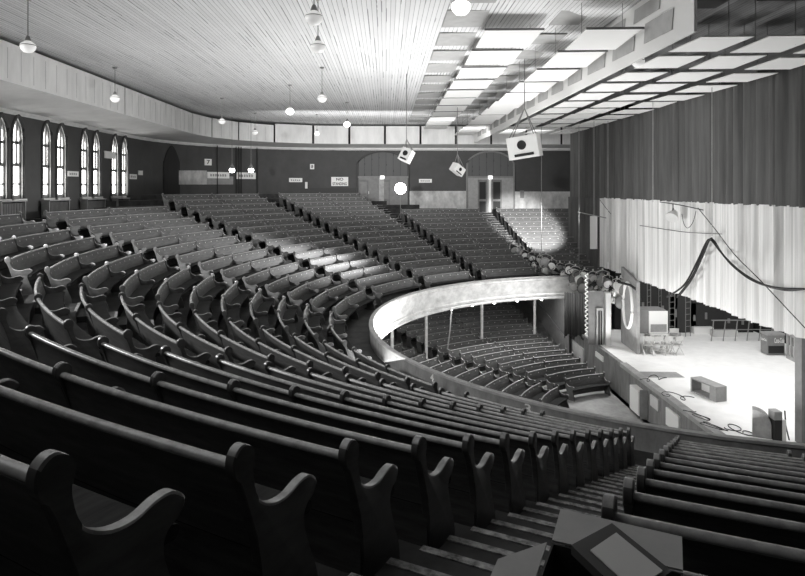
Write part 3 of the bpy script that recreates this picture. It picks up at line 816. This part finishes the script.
# signs
def sign(x0, x1, y0, y1, label, lines=None, name='wall_sign', marks=0):
    o, cs = wall_patch(name, x0, x1, y0, y1, WHITE, .05, 1)
    tag(o, label, 'sign')
    a = Vector((*cs[0][0], 0)); c = Vector((*cs[1][0], 0)); nr = cs[0][1]; rt = (c-a).normalized(); W = (c-a).length; H = cs[0][2]-cs[0][3]
    base = a+nr*.055+Vector((0, 0, cs[0][3]))
    if rt.cross(Vector((0, 0, 1))).dot(nr) < 0: pass
    if lines:
        nl = len(lines)
        for i, s_ in enumerate(lines):
            h = H/nl*.62; wl = W*(.84 if len(s_) > 3 else (.42 if len(s_) > 1 else .45))
            org = base+rt*(W-wl)/2+Vector((0, 0, H*(nl-1-i)/nl+H/nl*.19))
            text('lettering', s_, INK, org, rt, (0, 0, 1), h, o, .004, wl)
    if marks:
        b = MB(); rnd = random.Random(int(x0))
        for k in range(marks):
            p = base+rt*(W*(.12+.76*k/marks))+Vector((0, 0, H*.3)); wd = W*.5/marks
            b.prism([p, p+rt*wd, p+rt*wd+Vector((0, 0, H*rnd.uniform(.25, .42))), p+Vector((0, 0, H*.4))], nr*.004)
        b.build('lettering', GREY, o)
    return o
sign(331.3, 348.2, 177, 186, 'white rectangular NO STANDING sign on the far wall', ['NO', 'STANDING'])
sign(310, 314.2, 164, 169.2, 'small square white sign with number 8 high on the far wall', ['8'])
sign(204.3, 211.2, 158.8, 165.2, 'small square white sign with number 7 above the long signs', ['7'])
sign(207, 229, 171.8, 178.2, 'long white sign under the 7, left one of two', marks=7)
sign(236.2, 255.5, 172.3, 178.9, 'long white sign under the right shaded lamp', marks=6)
sign(289, 302.2, 178, 182.1, 'small pale sign left of NO STANDING sign', marks=5)
sign(419, 431.8, 179, 182.7, 'small pale sign right of the glaring lamp', marks=5)
sign(359.3, 369, 191.3, 194, 'narrow pale sign low on the left doorway leaf', marks=4)
sign(128.8, 136, 174, 179, 'small pale notice right of the last window', marks=3)
sign(138, 142, 170.5, 175, 'small white square plate right of the windows')
sign(67, 77.5, 171, 176.3, 'small white sign between second and third window pairs', marks=4)
sign(104, 114.5, 150.8, 158, 'blank white card hung across the last window pair')
o, _ = wall_patch('fire_extinguisher', 305, 307.4, 182, 188.5, WHITE, .12, 1); tag(o, 'small pale extinguisher fixed under the number 8 sign', 'extinguisher')
o, _ = wall_patch('fire_hose_box', 520, 523.6, 190.5, 198, MGREY, .15, 1); tag(o, 'small dark box on the pale wainscot right of the doors', 'box')
# conduits by the signs
for x, y0, y1 in ((216.5, 125, 200), (235.4, 110, 200), (238, 110, 200), (240.5, 112, 198), (256.5, 125, 200), (271, 200, 190)):
    if y1 < y0: continue
    p, q = on_wall(x, 165), on_wall(x, 165); p.z = EYE+2.7; q.z = ZB0+14.2*S
    nr = Vector((-3.3-p.x, 33.8-p.y, 0)).normalized()*.1
    tag(MB().tube([p+nr, q+nr], .03, 6).build('conduit_pipe', DARK), 'thin dark conduit running down the corner wall, %s' % {216: 'left end of the signs', 235: 'leftmost of the trio between signs', 238: 'middle of the trio between signs', 240: 'rightmost of the trio between signs', 256: 'right end of the signs'}[int(x)], 'pipe', 'conduits on the corner wall')
# radiators below the windows
for k, (xa, xb, lab) in enumerate(((0, 24, 'radiator under the window pair at the left edge'), (48, 68, 'radiator under the second window pair'), (86, 104, 'radiator under the third window pair'), (117, 128, 'radiator under the last window pair'))):
    ya, yb = on_x(xa, 200, XW+.3).y, on_x(xb, 200, XW+.3).y; zf = ZB0+14*S; zt = on_x((xa+xb)/2, 200.6-k*.9, XW+.3).z
    o = empty('radiator', (XW+.2, (ya+yb)/2, zf), 0, lab, 'radiator', 'radiators below the windows')
    h = (yb-ya)/2; H = max(.45, zt-zf)
    MB().box(-.18, .2, -h-.05, h+.05, H-.04, H).build('shelf', GREY, o)
    b = MB(); nf = max(4, int(h*2/.09))
    for j in range(nf): 
        y = -h+.04+(2*h-.08)*j/(nf-1); b.box(-.1, .1, y-.022, y+.022, .1, H-.1)
    b.box(-.06, .06, -h+.04, h-.04, .16, .22).build('fins', MGREY, o)
    for sy in (-1, 1): MB().box(-.14, .16, sy*h-.025, sy*h+.025, 0, H-.04).build('leg', GREY, o)

# ------------------------------------------------------------------ under-balcony columns and bulbs
for t, r, lab in ((100.6, 12.88, 'slim pale column under far balcony, rightmost'), (114.9, 12.88, 'slim pale column under far balcony, second from right'), (131.3, 12.88, 'slim pale column under balcony, left of the hanging cord'), (142.5, 12.88, 'short visible column close to the parapet bend'), (157, 12.88, 'column hidden mostly below the near parapet')):
    c = polar(r, R(t), mz(r)); H = ZF+.02-c.z
    o = empty('column', c, 0, lab, 'column', 'columns holding the balcony')
    MB().lathe([(.075, .1), (.075, H-.15)], seg=14).build('shaft', FASC, o, smooth=60)
    MB().lathe([(.0, 0), (.10, 0), (.10, .06), (.08, .12)], seg=14).build('base', FASC, o, smooth=30)
    MB().lathe([(.075, H-.2), (.13, H-.08), (.14, H), (0, H)], seg=14).build('capital', FASC, o, smooth=30)
k = 0
for t in range(95, 176, 7):
    c = polar(RR+.42, R(t), ZF+.0)
    o = empty('rim_bulb', c, 0, 'lit bulb under the balcony rim, %s from the right' % ORD[k], 'bulb', 'lit bulbs under the balcony rim'); k += 1
    MB().lathe([(0, -.16), (.05, -.15), (.075, -.10), (.05, -.03), (.03, .0)], seg=12).build('glass_bulb', BULB, o, smooth=60)
    MB().lathe([(.035, -.03), (.04, .03), (0, .03)], seg=12).build('socket', METAL, o)
    lamp('bulb_light', 'POINT', c+Vector((0, 0, -.25)), 18, radius=.07)

# ------------------------------------------------------------------ stage things
# flat with a white ring
A, B = on_z(621, 342, SZ), on_z(636.5, 354, SZ); A.z = B.z = SZ
t = (B-A).normalized(); L = (B-A).length; nr = Vector((-t.y, t.x, 0))
if nr.x > 0: nr = -nr
H = 3.45
o = empty('scenery_flat', (A+B)/2, 0, 'tall grey scenery flat with a large white oval ring standing on stage', 'scenery')
rel(MB().prism([A, B, B+Vector((0, 0, H-.25)), A+Vector((0, 0, H+.15))], -nr*.14).build('panel', GREY), o)
rel(MB().prism([B+t*.002, B+t*.03, B+t*.03+Vector((0, 0, H-.3)), B+t*.002+Vector((0, 0, H-.3))], -nr*.14).build('edge_strip', RAILTOP), o)
cc = on_z(629.5, 338.5, SZ); ctr = A+t*(L*.50)+Vector((0, 0, 0)); ctr.z = px(629.5, 305.5, 28.9).z
pts = [ctr+nr*.03+t*(.64*math.cos(a))+Vector((0, 0, 1.02*math.sin(a))) for a in [2*PI*k/48 for k in range(49)]]
rel(MB().tube(pts, .085, 8, cap=False).build('ring', WHITE, smooth=60), o)['label'] = 'white ring'
# door column unit left of the flat
p = on_z(603, 343.5, SZ)
o = empty('door_unit', (p.x, p.y, SZ), 0, 'pale narrow door frame and pilaster at left end of the stage', 'scenery')
q0, q1, q2, q3 = on_z(594.5, 343.5, SZ), on_z(603.5, 345, SZ), on_z(605.5, 345.5, SZ), on_z(611.5, 346, SZ)
rel(MB().box(q2.x, q3.x, q2.y-.05, q2.y+.2, SZ, SZ+2.45).build('pilaster', SOFF), o)
rel(MB().box(q0.x, q1.x, q1.y, q1.y+.1, SZ, SZ+1.72).build('frame', RAILTOP), o)
rel(MB().box(q0.x+.08, q1.x-.07, q1.y-.02, q1.y+.02, SZ+.02, SZ+1.6).build('opening', DARK), o)
rel(MB().box((q0.x+q1.x)/2-.02, (q0.x+q1.x)/2+.02, q1.y-.05, q1.y-.02, SZ+.02, SZ+1.6).build('slat', MGREY), o)
rel(MB().box(q0.x-.35, q2.x, q1.y+.1, q1.y+.2, SZ, SZ+2.5).build('backing', MGREY), o)
# dark side drapes
b = MB(); rnd = random.Random(2); pts = []
for k in range(61):
    u = k/60; X = 9.12+(.9)*u; pts.append((X, 31.9+.10*math.sin(k*.9)+.05*math.sin(k*2.3)-.6*u))
for i, (x, y) in enumerate(pts): b.v += [(x, y, 1.15+.25*abs(math.sin(i*.12))), (x, y, ZF+.42)]
b.f = [(2*i, 2*i+2, 2*i+3, 2*i+1) for i in range(60)]; b.mi = [0]*60
o = b.build('side_drape', DRAPE, smooth=60); tag(o, 'dark gathered drape at the left end of the stage below lighting', 'drape')
o.modifiers.new('solid', 'SOLIDIFY').thickness = .03
# twisted light rope
pts = [px(586.5, 274, 29.4)+Vector((.055*math.cos(k*.9), .055*math.sin(k*.9), -k*.03)) for k in range(98)]
tag(MB().tube(pts, .03, 6).build('twisted_rope', WHITE), 'pale twisted rope hanging before the dark side drape', 'rope')
# console cabinet on a pale trestle
p = on_z(657, 352, SZ); X, Y = p.x, p.y
o = empty('trestle_table', (X, Y, SZ), 0, 'pale trestle frame holding the grey cabinet on stage', 'table')
b = MB()
for sx in (-.36, .36):
    for sy in (-.2, .3): b2 = MB().box(sx-.03, sx+.03, sy-.03, sy+.03, 0, .80); b2.build('leg', WHITE, o)
MB().box(-.4, .4, -.25, .35, .80, .86).build('table_top', WHITE, o)
MB().prism([(-.36, -.24, .75), (-.30, -.24, .75), (.36, -.24, .18), (.30, -.24, .18)], (0, .03, 0)).box(-.38, .38, -.24, -.2, .12, .18).build('cross_brace', WHITE, o)
o = empty('console_cabinet', (X, Y, SZ+.86), 0, 'grey box cabinet with white front and window standing on the trestle', 'cabinet')
MB().box(-.95, .36, -.1, .75, 0, 1.05).build('body', MGREY, o)
MB().box(-.42, .42, -.16, -.1, .02, 1.0).build('front_board', WHITE, o)
MB().box(-.36, .36, -.175, -.16, .08, .42).build('window', GREY, o)
# folding chairs row
def chair(x, y, rz, lab):
    o = empty('folding_chair', (x, y, SZ), rz, lab, 'chair', 'folding chairs on the stage')
    for sx in (-.2, .2):
        MB().tube([(sx, -.22, 0), (sx, .12, .62), (sx, .2, .84)], .016, 6).build('leg', STEEL, o)
        MB().tube([(sx, .24, 0), (sx, -.16, .46)], .016, 6).build('leg', STEEL, o)
    MB().box(-.2, .2, -.2, .18, .43, .455).build('seat', STEEL, o)
    b = MB()
    for k in range(9):
        a0, a1 = -.2+.4*k/9, -.2+.4*(k+1)/9
        b.prism([(a0, .16-.04*math.cos(a0*7), .62), (a1, .16-.04*math.cos(a1*7), .62), (a1, .2-.04*math.cos(a1*7), .84), (a0, .2-.04*math.cos(a0*7), .84)], (0, .012, 0))
    b.build('backrest', STEEL, o)
    return o
for k, xx in enumerate((646, 655.5, 665, 675)):
    p = on_z(xx, 353.5, SZ); chair(p.x, p.y-.15, R(180+6*k), 'folding chair before the trestle, %s from the left' % ORD[k])
for k, xx in enumerate((652, 676)):
    p = on_z(xx, 347, SZ); chair(p.x, p.y+.3, R(170), 'folding chair in the back row, %s of the cabinet' % ['left', 'right'][k])
# low platforms and clutter at the back
def bx_thing(name, p, w, d, h, m, lab, cat):
    o = MB().box(p.x-w/2, p.x+w/2, p.y, p.y+d, p.z, p.z+h).build(name, m); tag(o, lab, cat); return o
p = on_z(677, 342, SZ); bx_thing('low_platform', p+Vector((-.1, .5, 0)), 1.1, .6, .3, GREY, 'low pale platform behind the folding chairs', 'platform')
p = on_z(704, 334, SZ); bx_thing('low_platform', p, 1.0, .5, .32, WHITE, 'low white platform at the dark back of the stage', 'platform')
p = on_z(726, 337, SZ); bx_thing('low_platform', p, 1.2, .4, .3, SOFF, 'low pale platform under the long rail table', 'platform')
# rail / barrier
p = on_z(740, 341, SZ)
o = empty('pipe_barrier', p, 0, 'grey pipe barrier standing at the back of the stage', 'barrier')
b = MB().tube([(-1.4, 0, 1.0), (1.5, 0, 1.0)], .03).tube([(-1.4, 0, .55), (1.5, 0, .55)], .02); b.build('top_rail', METAL, o)
for k in range(6): MB().tube([(-1.4+k*.58, 0, 0), (-1.4+k*.58+.12, 0, 1.0)], .025).build('leg', METAL, o)
# tall dark backstage rigging and instrument cases
rnd = random.Random(11)
cases = [(650, 1.2, 2.6), (668, 1.0, 2.3), (684, 1.3, 2.0), (700, 1.0, 1.5), (716, 1.4, 1.7), (735, 1.0, 1.2), (747, .8, 1.0)]
for k, (xx, w_, h_) in enumerate(cases):
    p = on_z(xx, 333, SZ)
    o = bx_thing('road_case', p+Vector((0, .12, 0)) if p.y < 31.5 else Vector((p.x, 31.6, SZ)), w_, .6, h_, mat('case_grey_%d' % k, rnd.uniform(.015, .05), .5), 'tall dark case in the backstage gloom, %s from the left' % ORD[k], 'case')
    hh = MB().box(-.02+o.data.vertices[0].co.x+.2, o.data.vertices[0].co.x+.3, o.data.vertices[0].co.y-.03, o.data.vertices[0].co.y, SZ+h_*.4, SZ+h_*.6)
    hh.build('handle', METAL, o)
for k, (xx, yy, h_) in enumerate(((600, 322, 3.2), (649, 333, 3.0), (660, 333, 3.3), (672, 333, 2.8), (688, 333, 2.4))):
    p = px(xx, yy, 31.2); p.z = SZ
    o = empty('rigging_stand', p, rnd.random(), 'thin metal rigging stand in the dark backstage, %s from the left' % ORD[k], 'stand', 'rigging stands backstage')
    MB().tube([(-.15, 0, .0), (-.15, 0, h_)], .02, 6).tube([(.15, 0, 0), (.15, 0, h_)], .02, 6).build('upright', METAL, o)
    b = MB()
    for j in range(int(h_/.3)): b.tube([(-.15, 0, .2+j*.3), (.15, 0, .2+j*.3)], .014, 5)
    b.build('rung', METAL, o)
# drink cooler
p0, p1 = on_z(767.5, 355.5, SZ), on_z(786, 356, SZ)
W = (p1-p0).length
o = empty('drink_cooler', ((p0.x+p1.x)/2, p0.y, SZ), 0, 'chest drink cooler with white script lettering and dark grille at right of stage', 'cooler')
MB().box(-W/2, W/2, 0, .5, .04, .93).build('body', MGREY, o)
MB().box(-W/2-.02, W/2+.02, -.02, .52, .88, .96).build('lid', GREY, o)
MB().box(-W/2+.04, W/2-.04, -.02, 0, .10, .42).build('grille', DARK, o)
text('lettering', 'Coca-Cola', WHITE, (-W/2+.30, -.012, .55), (1, 0, 0), (0, 0, 1), .22, None, .004, W*.58).parent = o
text('lettering', 'Coca-Cola', WHITE, (-W/2-.004, .46, .6), (0, -1, 0), (0, 0, 1), .12, None, .004, .4).parent = o
# slatted gate beside the cooler
p0, p1 = on_z(787, 358, SZ), on_z(799, 364, SZ)
o = empty('slatted_gate', p0, math.atan2(p1.y-p0.y, p1.x-p0.x), 'grey slatted gate standing right of the drink cooler', 'gate'); W = (p1-p0).length
MB().box(0, W, -.04, .04, 0, .16).build('bottom_rail', GREY, o); MB().box(0, W, -.04, .04, 1.0, 1.12).build('top_rail', GREY, o)
for k in range(4): MB().box(W*k/3.2, W*k/3.2+.1, -.04, .04, .1, 1.1).build('slat', GREY, o)
# open box bench near the stage front
A, B = on_z(690.5, 391.5, SZ), on_z(716, 402.5, SZ); t = (B-A); L = t.length; rz = math.atan2(t.y, t.x)
o = empty('box_bench', A, rz, 'grey open-sided box bench lying on the bright stage floor', 'bench')
Hb = .52
MB().box(0, L, 0, .45, Hb-.05, Hb).build('top', GREY, o); MB().box(0, L, 0, .45, 0, .05).build('bottom', GREY, o)
MB().box(0, .07, 0, .45, .05, Hb-.05).build('end_panel', GREY, o); MB().box(L-.3, L, 0, .45, .05, Hb-.05).build('end_panel', GREY, o)
MB().box(.07, L-.3, .42, .45, .05, Hb-.05).build('back_board', WHITE, o)
# grey mat on the deck
o = MB().add([on_z(636, 371.5, SZ+.006), on_z(676, 372, SZ+.006), on_z(685, 377.5, SZ+.006), on_z(648, 377.5, SZ+.006)], [(0, 1, 2, 3)]).build('floor_mat', GREY); tag(o, 'thin grey mat lying on stage near its front edge', 'mat')
# quarter-round music board, black cabinet
A, B = on_z(752.5, 436.5, SZ), on_z(771.5, 439.5, SZ); t = (B-A).normalized(); L = (B-A).length
pr = [A, B]+[A+t*(L*math.sin(a))+Vector((0, 0, .38+.42*math.cos(a))) for a in [PI/2*(1-k/8) for k in range(9)]]
o = MB().prism(pr, Vector((-t.y, t.x, 0))*.35).build('rounded_board', SOFF if False else RAILTOP); tag(o, 'grey board with quarter-round top standing on stage by parapet', 'board')
A, B = on_z(774.5, 441, SZ), on_z(783, 441.5, SZ); W = (B-A).length
o = empty('speaker_cabinet', (A.x, A.y, SZ), 0, 'small black cabinet with white side standing on stage behind parapet', 'cabinet')
MB().box(0, W, 0, .3, 0, .60).build('body', DARK, o); MB().box(0, W, 0, .3, .60, .84).build('top_panel', GREY, o); MB().box(W, W+.12, 0, .3, 0, .60).build('side_panel', WHITE, o)
MB().tube([(W+.14, .1, .84), (W+.17, .1, .4), (W+.24, .05, .0)], .02, 6).build('cable', DARK, o)
# post at the right edge
p = on_z(804, 443, SZ)
o = empty('proscenium_post', p, 0, 'dark grey square post rising at the right picture edge', 'post')
MB().box(-.17, .2, -.15, .15, 0, 5.4).build('shaft', MGREY, o); MB().box(-.05, -.02, -.19, -.15, 0, 5.3).build('edge_strip', RAILTOP, o); MB().box(-.22, .25, -.2, .2, 5.4, 5.5).build('cap', GREY, o)
# cables lying on the deck
rnd = random.Random(4)
for k, (xa, ya, xb, yb, lab) in enumerate(((640, 380, 665, 378, 'black cable on stage by the mat'), (661, 395, 690, 398, 'tangled black cable by the stage lip, middle'), (690, 412, 706, 420, 'coiled black cable at the stage lip right of the tangle'), (706, 424, 722, 430, 'short black cable end near the parapet'), (730, 428, 748, 433, 'looped black cable beside the quarter-round board'))):
    A, B = on_z(xa, ya, SZ), on_z(xb, yb, SZ); pts = []
    n = 26
    for j in range(n+1):
        u = j/n; q = A.lerp(B, u); q.x += .22*math.sin(u*13+k)*(1-u*.3); q.y += .45*math.cos(u*11+k*2)*math.sin(u*PI); q.z = SZ+.02; pts.append(q)
    tag(MB().tube(pts, .013, 6).build('floor_cable', DARK), lab, 'cable', 'cables lying on the stage')
# panels on the stage front
def front_panel(x0, x1, yt, yb, name, m, lab, cat, th=.1):
    a, c = on_x(x0, (yt+yb)/2, SX+.0), on_x(x1, (yt+yb)/2, SX+.0)
    zt, zb = on_x(x0, yt, SX).z, on_x(x0, yb, SX).z
    o = MB().box(SX-th, SX+.018, c.y, a.y, zb, zt).build(name, m); tag(o, lab, cat); return o
front_panel(568.5, 584, 336.5, 351, 'notice_board', SOFF, 'large pale board on stage front wall below the dark drape', 'board', .05)
front_panel(596, 603.5, 351, 356, 'wall_notice', WHITE, 'small white notice on the stage front wall', 'sign', .04)
o = front_panel(636, 645, 384.5, 408, 'wall_cabinet', WHITE, 'white box cabinet fixed to the stage front', 'cabinet', .25)
for dd in (.05, .14): MB().box(SX-.26, SX-.0, o.data.vertices[0].co.y-.12-dd, o.data.vertices[0].co.y-.09-dd, .08, 1.15).build('door_edge', GREY, o)
front_panel(651, 659, 394, 405, 'wall_notice', SOFF, 'pale notice right of the white box cabinet on stage front', 'sign', .04)
front_panel(667, 680, 407, 424, 'white_board', WHITE, 'white board on stage front nearest the parapet', 'board', .05)

# cables hung before the curtain
XP = 11.3
def cable(pxs, r, lab, X=XP, m=DARK, grp=None):
    P_ = [on_x(x, y, X) for x, y in pxs]; pts = []
    for i in range(len(P_)-1):
        p0, p1, p2, p3 = P_[max(i-1, 0)], P_[i], P_[i+1], P_[min(i+2, len(P_)-1)]
        for k in range(6):
            t = k/6; pts.append(.5*((2*p1)+(p2-p0)*t+(2*p0-5*p1+4*p2-p3)*t*t+(3*p1-p0-3*p2+p3)*t**3))
    pts.append(P_[-1]); tag(MB().tube(pts, r, 6).build('hanging_cable', m), lab, 'cable', grp)
G = 'cables slung before the stage curtain'
cable([(667, 297), (684, 285), (697, 262), (706, 243), (711, 240), (720, 251), (733, 266), (752, 280), (775, 287.5), (804, 289)], .035, 'heavy black cable slung from a peak before pale curtain, leftmost strand', X=11.2, grp=G)
cable([(677, 297), (690, 280), (700, 260), (708, 242), (713, 240), (724, 256), (741, 272), (762, 284), (785, 290), (804, 289)], .035, 'heavy black cable slung beside the leftmost strand, inner strand', X=11.25, grp=G)
cable([(680, 295), (692, 279), (702, 258), (709, 241), (712, 238)], .03, 'short heavy cable strand up to the hanging peak', X=11.15, grp=G)
cable([(698, 208), (715, 229), (735, 255), (760, 280), (790, 312), (806, 329)], .015, 'thin straight guy line crossing the curtain to lower right', grp=G)
cable([(640, 225.5), (670, 230), (690, 232.5), (722, 234)], .014, 'thin sagging wire across the pale curtain', grp=G)
cable([(660, 202), (680, 205), (703, 210)], .02, 'thin pipe carrying the hanging spotlight', grp=G)
cable([(682, 214), (684, 224), (688, 228), (693, 222), (696, 211)], .012, 'thin wire loop right of the hanging spotlight', grp=G)
cable([(600, 200), (606, 208), (611, 214)], .012, 'short thin wire at the pale drape left corner', grp=G)
p = on_x(673, 215, 11.0)
o = empty('hanging_spotlight', p, 0, 'white drum spotlight hanging in front of the pale curtain', 'spotlight')
MB().lathe([(0, -.2), (.12, -.18), (.2, .0), (.22, .14)], seg=16, axis=(-.5, -.5, -.55)).build('housing', WHITE, o, smooth=40)
MB().lathe([(.21, .14), (.23, .14), (.23, .17), (.0, .165)], seg=16, axis=(-.5, -.5, -.55)).build('lens', STEEL, o, smooth=40)
MB().tube([(-.1, -.15, .0), (0, 0, .3), (.12, .15, .05)], .02, 6).tube([(0, 0, .3), (0, 0, .42)], .02, 6).build('yoke', DARK, o)

# stage lighting pipe on the balcony end
PATH = [(514, 244, 36.2), (530, 252, 35.2), (550, 260, 34.2), (575, 266, 32.6), (600, 273, 31.0), (620, 280, 29.8), (641, 290, 28.6)]
def along(u):
    s_ = u*(len(PATH)-1); i = min(int(s_), len(PATH)-2); f = s_-i
    a, c = PATH[i], PATH[i+1]; return px(a[0]+(c[0]-a[0])*f, a[1]+(c[1]-a[1])*f, a[2]+(c[2]-a[2])*f)
for off, lab in ((0, 'dark pipe carrying the row of stage lights, upper'), (-.42, 'dark pipe carrying the row of stage lights, lower')):
    tag(MB().tube([along(k/24)+Vector((0, 0, off-.1)) for k in range(25)], .04, 6).build('lighting_pipe', DARK), lab, 'pipe')
rnd = random.Random(21)
NL = 46
for k in range(NL):
    u = (k+.5)/NL*.86; p = along(u)+Vector((rnd.uniform(-.1, .1), 0, -.25-.36*(k % 3)-.1*u))
    big = k in (29, 36) or rnd.random() < .10
    o = empty('stage_light', p, 0, 'metal stage light clamped on the pipe, %d%s from the left' % (k+1, {1: 'st', 2: 'nd', 3: 'rd'}.get((k+1) % 10 if (k+1) not in (11, 12, 13) else 0, 'th')), 'stage light', 'stage lights clamped along the pipe')
    ax = Vector((rnd.uniform(-.5, .5), rnd.uniform(-1, -.6), rnd.uniform(-.6, .1))).normalized()
    r = .30 if big else rnd.uniform(.15, .23); L = r*1.3
    hm = rnd.choice([METAL, STEEL, MGREY, WHITE, DARK, GREY])
    MB().lathe([(0, -L), (r*.5, -L*.95), (r*.75, -L*.5), (r, L*.4), (r*1.08, L*.45), (r*1.08, L*.55)], seg=14, axis=ax).build('housing', hm, o, smooth=35)
    MB().lathe([(r*.98, L*.48), (r*.6, L*.56), (.0, L*.6)], seg=14, axis=ax).build('lens', rnd.choice([STEEL, WHITE, METAL]) if not big else METAL, o, smooth=35)
    sd = ax.cross(Vector((0, 0, 1))).normalized()*r*1.15
    MB().tube([sd, sd*.9+Vector((0, 0, r*1.3)), Vector((0, 0, r*1.7)), -sd*.9+Vector((0, 0, r*1.3)), -sd], .018, 6).build('yoke', DARK if k % 3 else STEEL, o)
    MB().box(-.03, .03, -.03, .03, r*1.6, r*1.6+.12).build('clamp', STEEL, o)
for k in range(7):
    pts = []; u0 = .04+k*.135
    for j in range(16):
        u = min(1, u0+.13*j/15); q = along(u); q.z += -.15-.55*math.sin(j/15*PI)*rnd.uniform(.8, 1.1); q.y -= .15; pts.append(q)
    tag(MB().tube(pts, .018, 5).build('lighting_cable', DARK if k % 2 else GREY), 'looping cable among the stage lights, %s loop from the left' % ORD[k], 'cable', 'cables looping among the stage lights')
pts = [px(618, 282, 28.3), px(630, 285, 28.1), px(637, 290, 28), px(642, 300, 28)]
tag(MB().tube(pts, .06, 6).build('cable_bundle', DARK), 'thick black cable bundle dropping behind the ringed flat', 'cable')

# ------------------------------------------------------------------ cartons in the foreground
zf = ZB0+13*S; zr = EYE-1.04
def Q(x, y, z=zr): return on_z(x, y, z)
o = empty('cardboard_carton', (.5, 1.65, zf), 0, 'open cardboard carton with pale flaps in the bottom foreground', 'carton')
a, c, d_, e = Q(552, 542), Q(683, 572), Q(682, 538.6), Q(560.6, 510.5)
rel(MB().prism([a, c, d_, e], (0, 0, .006)).build('flap', CARD), o)
f1, f2, f3 = Q(498, 561), Q(547, 544), Q(536, 580)
dr = (c-a); perp = Vector((dr.y, -dr.x, 0)).normalized()
if perp.y > 0: perp = -perp
g1, g2 = a+perp*.36, c+perp*.36
rel(MB().prism([f1, f2, g1, g1+(f1-f2)], (0, 0, .006)).build('flap', CARD), o)
b = MB(); zb = zf+.01
for p_, q_ in ((a, c), (c, g2), (g2, g1), (g1, a)):
    b.prism([(p_.x, p_.y, zb), (q_.x, q_.y, zb), (q_.x, q_.y, zr-.003), (p_.x, p_.y, zr-.003)], (0, 0, 0) if False else ((q_-p_).normalized().cross(Vector((0, 0, 1)))*.006))
b.prism([(a.x, a.y, zb), (c.x, c.y, zb), (g2.x, g2.y, zb), (g1.x, g1.y, zb)], (0, 0, .008))
rel(b.build('body', CARDD), o)
# dark flat case resting across the flaps
zk = zr+.035
k0, k1, k2 = on_z(571, 545, zk), on_z(612, 523, zk), on_z(672, 571, zk); k3 = k0+(k2-k1)*1.0
o = empty('flat_case', (k0+k2)/2, 0, 'dark flat case with pale paper label lying across the carton', 'case')
rel(MB().prism([k0, k1, k2, k3], (0, 0, -.026)).build('lid', CARDD), o)
def inn(u, v): return k0+(k1-k0)*u+(k3-k0)*v+Vector((0, 0, .001))
lb = rel(MB().prism([inn(.18, .22), inn(.86, .18), inn(.86, .95), inn(.18, .95)], (0, 0, .003)).build('paper_label', PAPER), o)
b = MB().prism([inn(.45, .25)+Vector((0, 0, .003)), inn(.62, .24)+Vector((0, 0, .003)), inn(.62, .36)+Vector((0, 0, .003)), inn(.45, .37)+Vector((0, 0, .003))], (0, 0, .001))
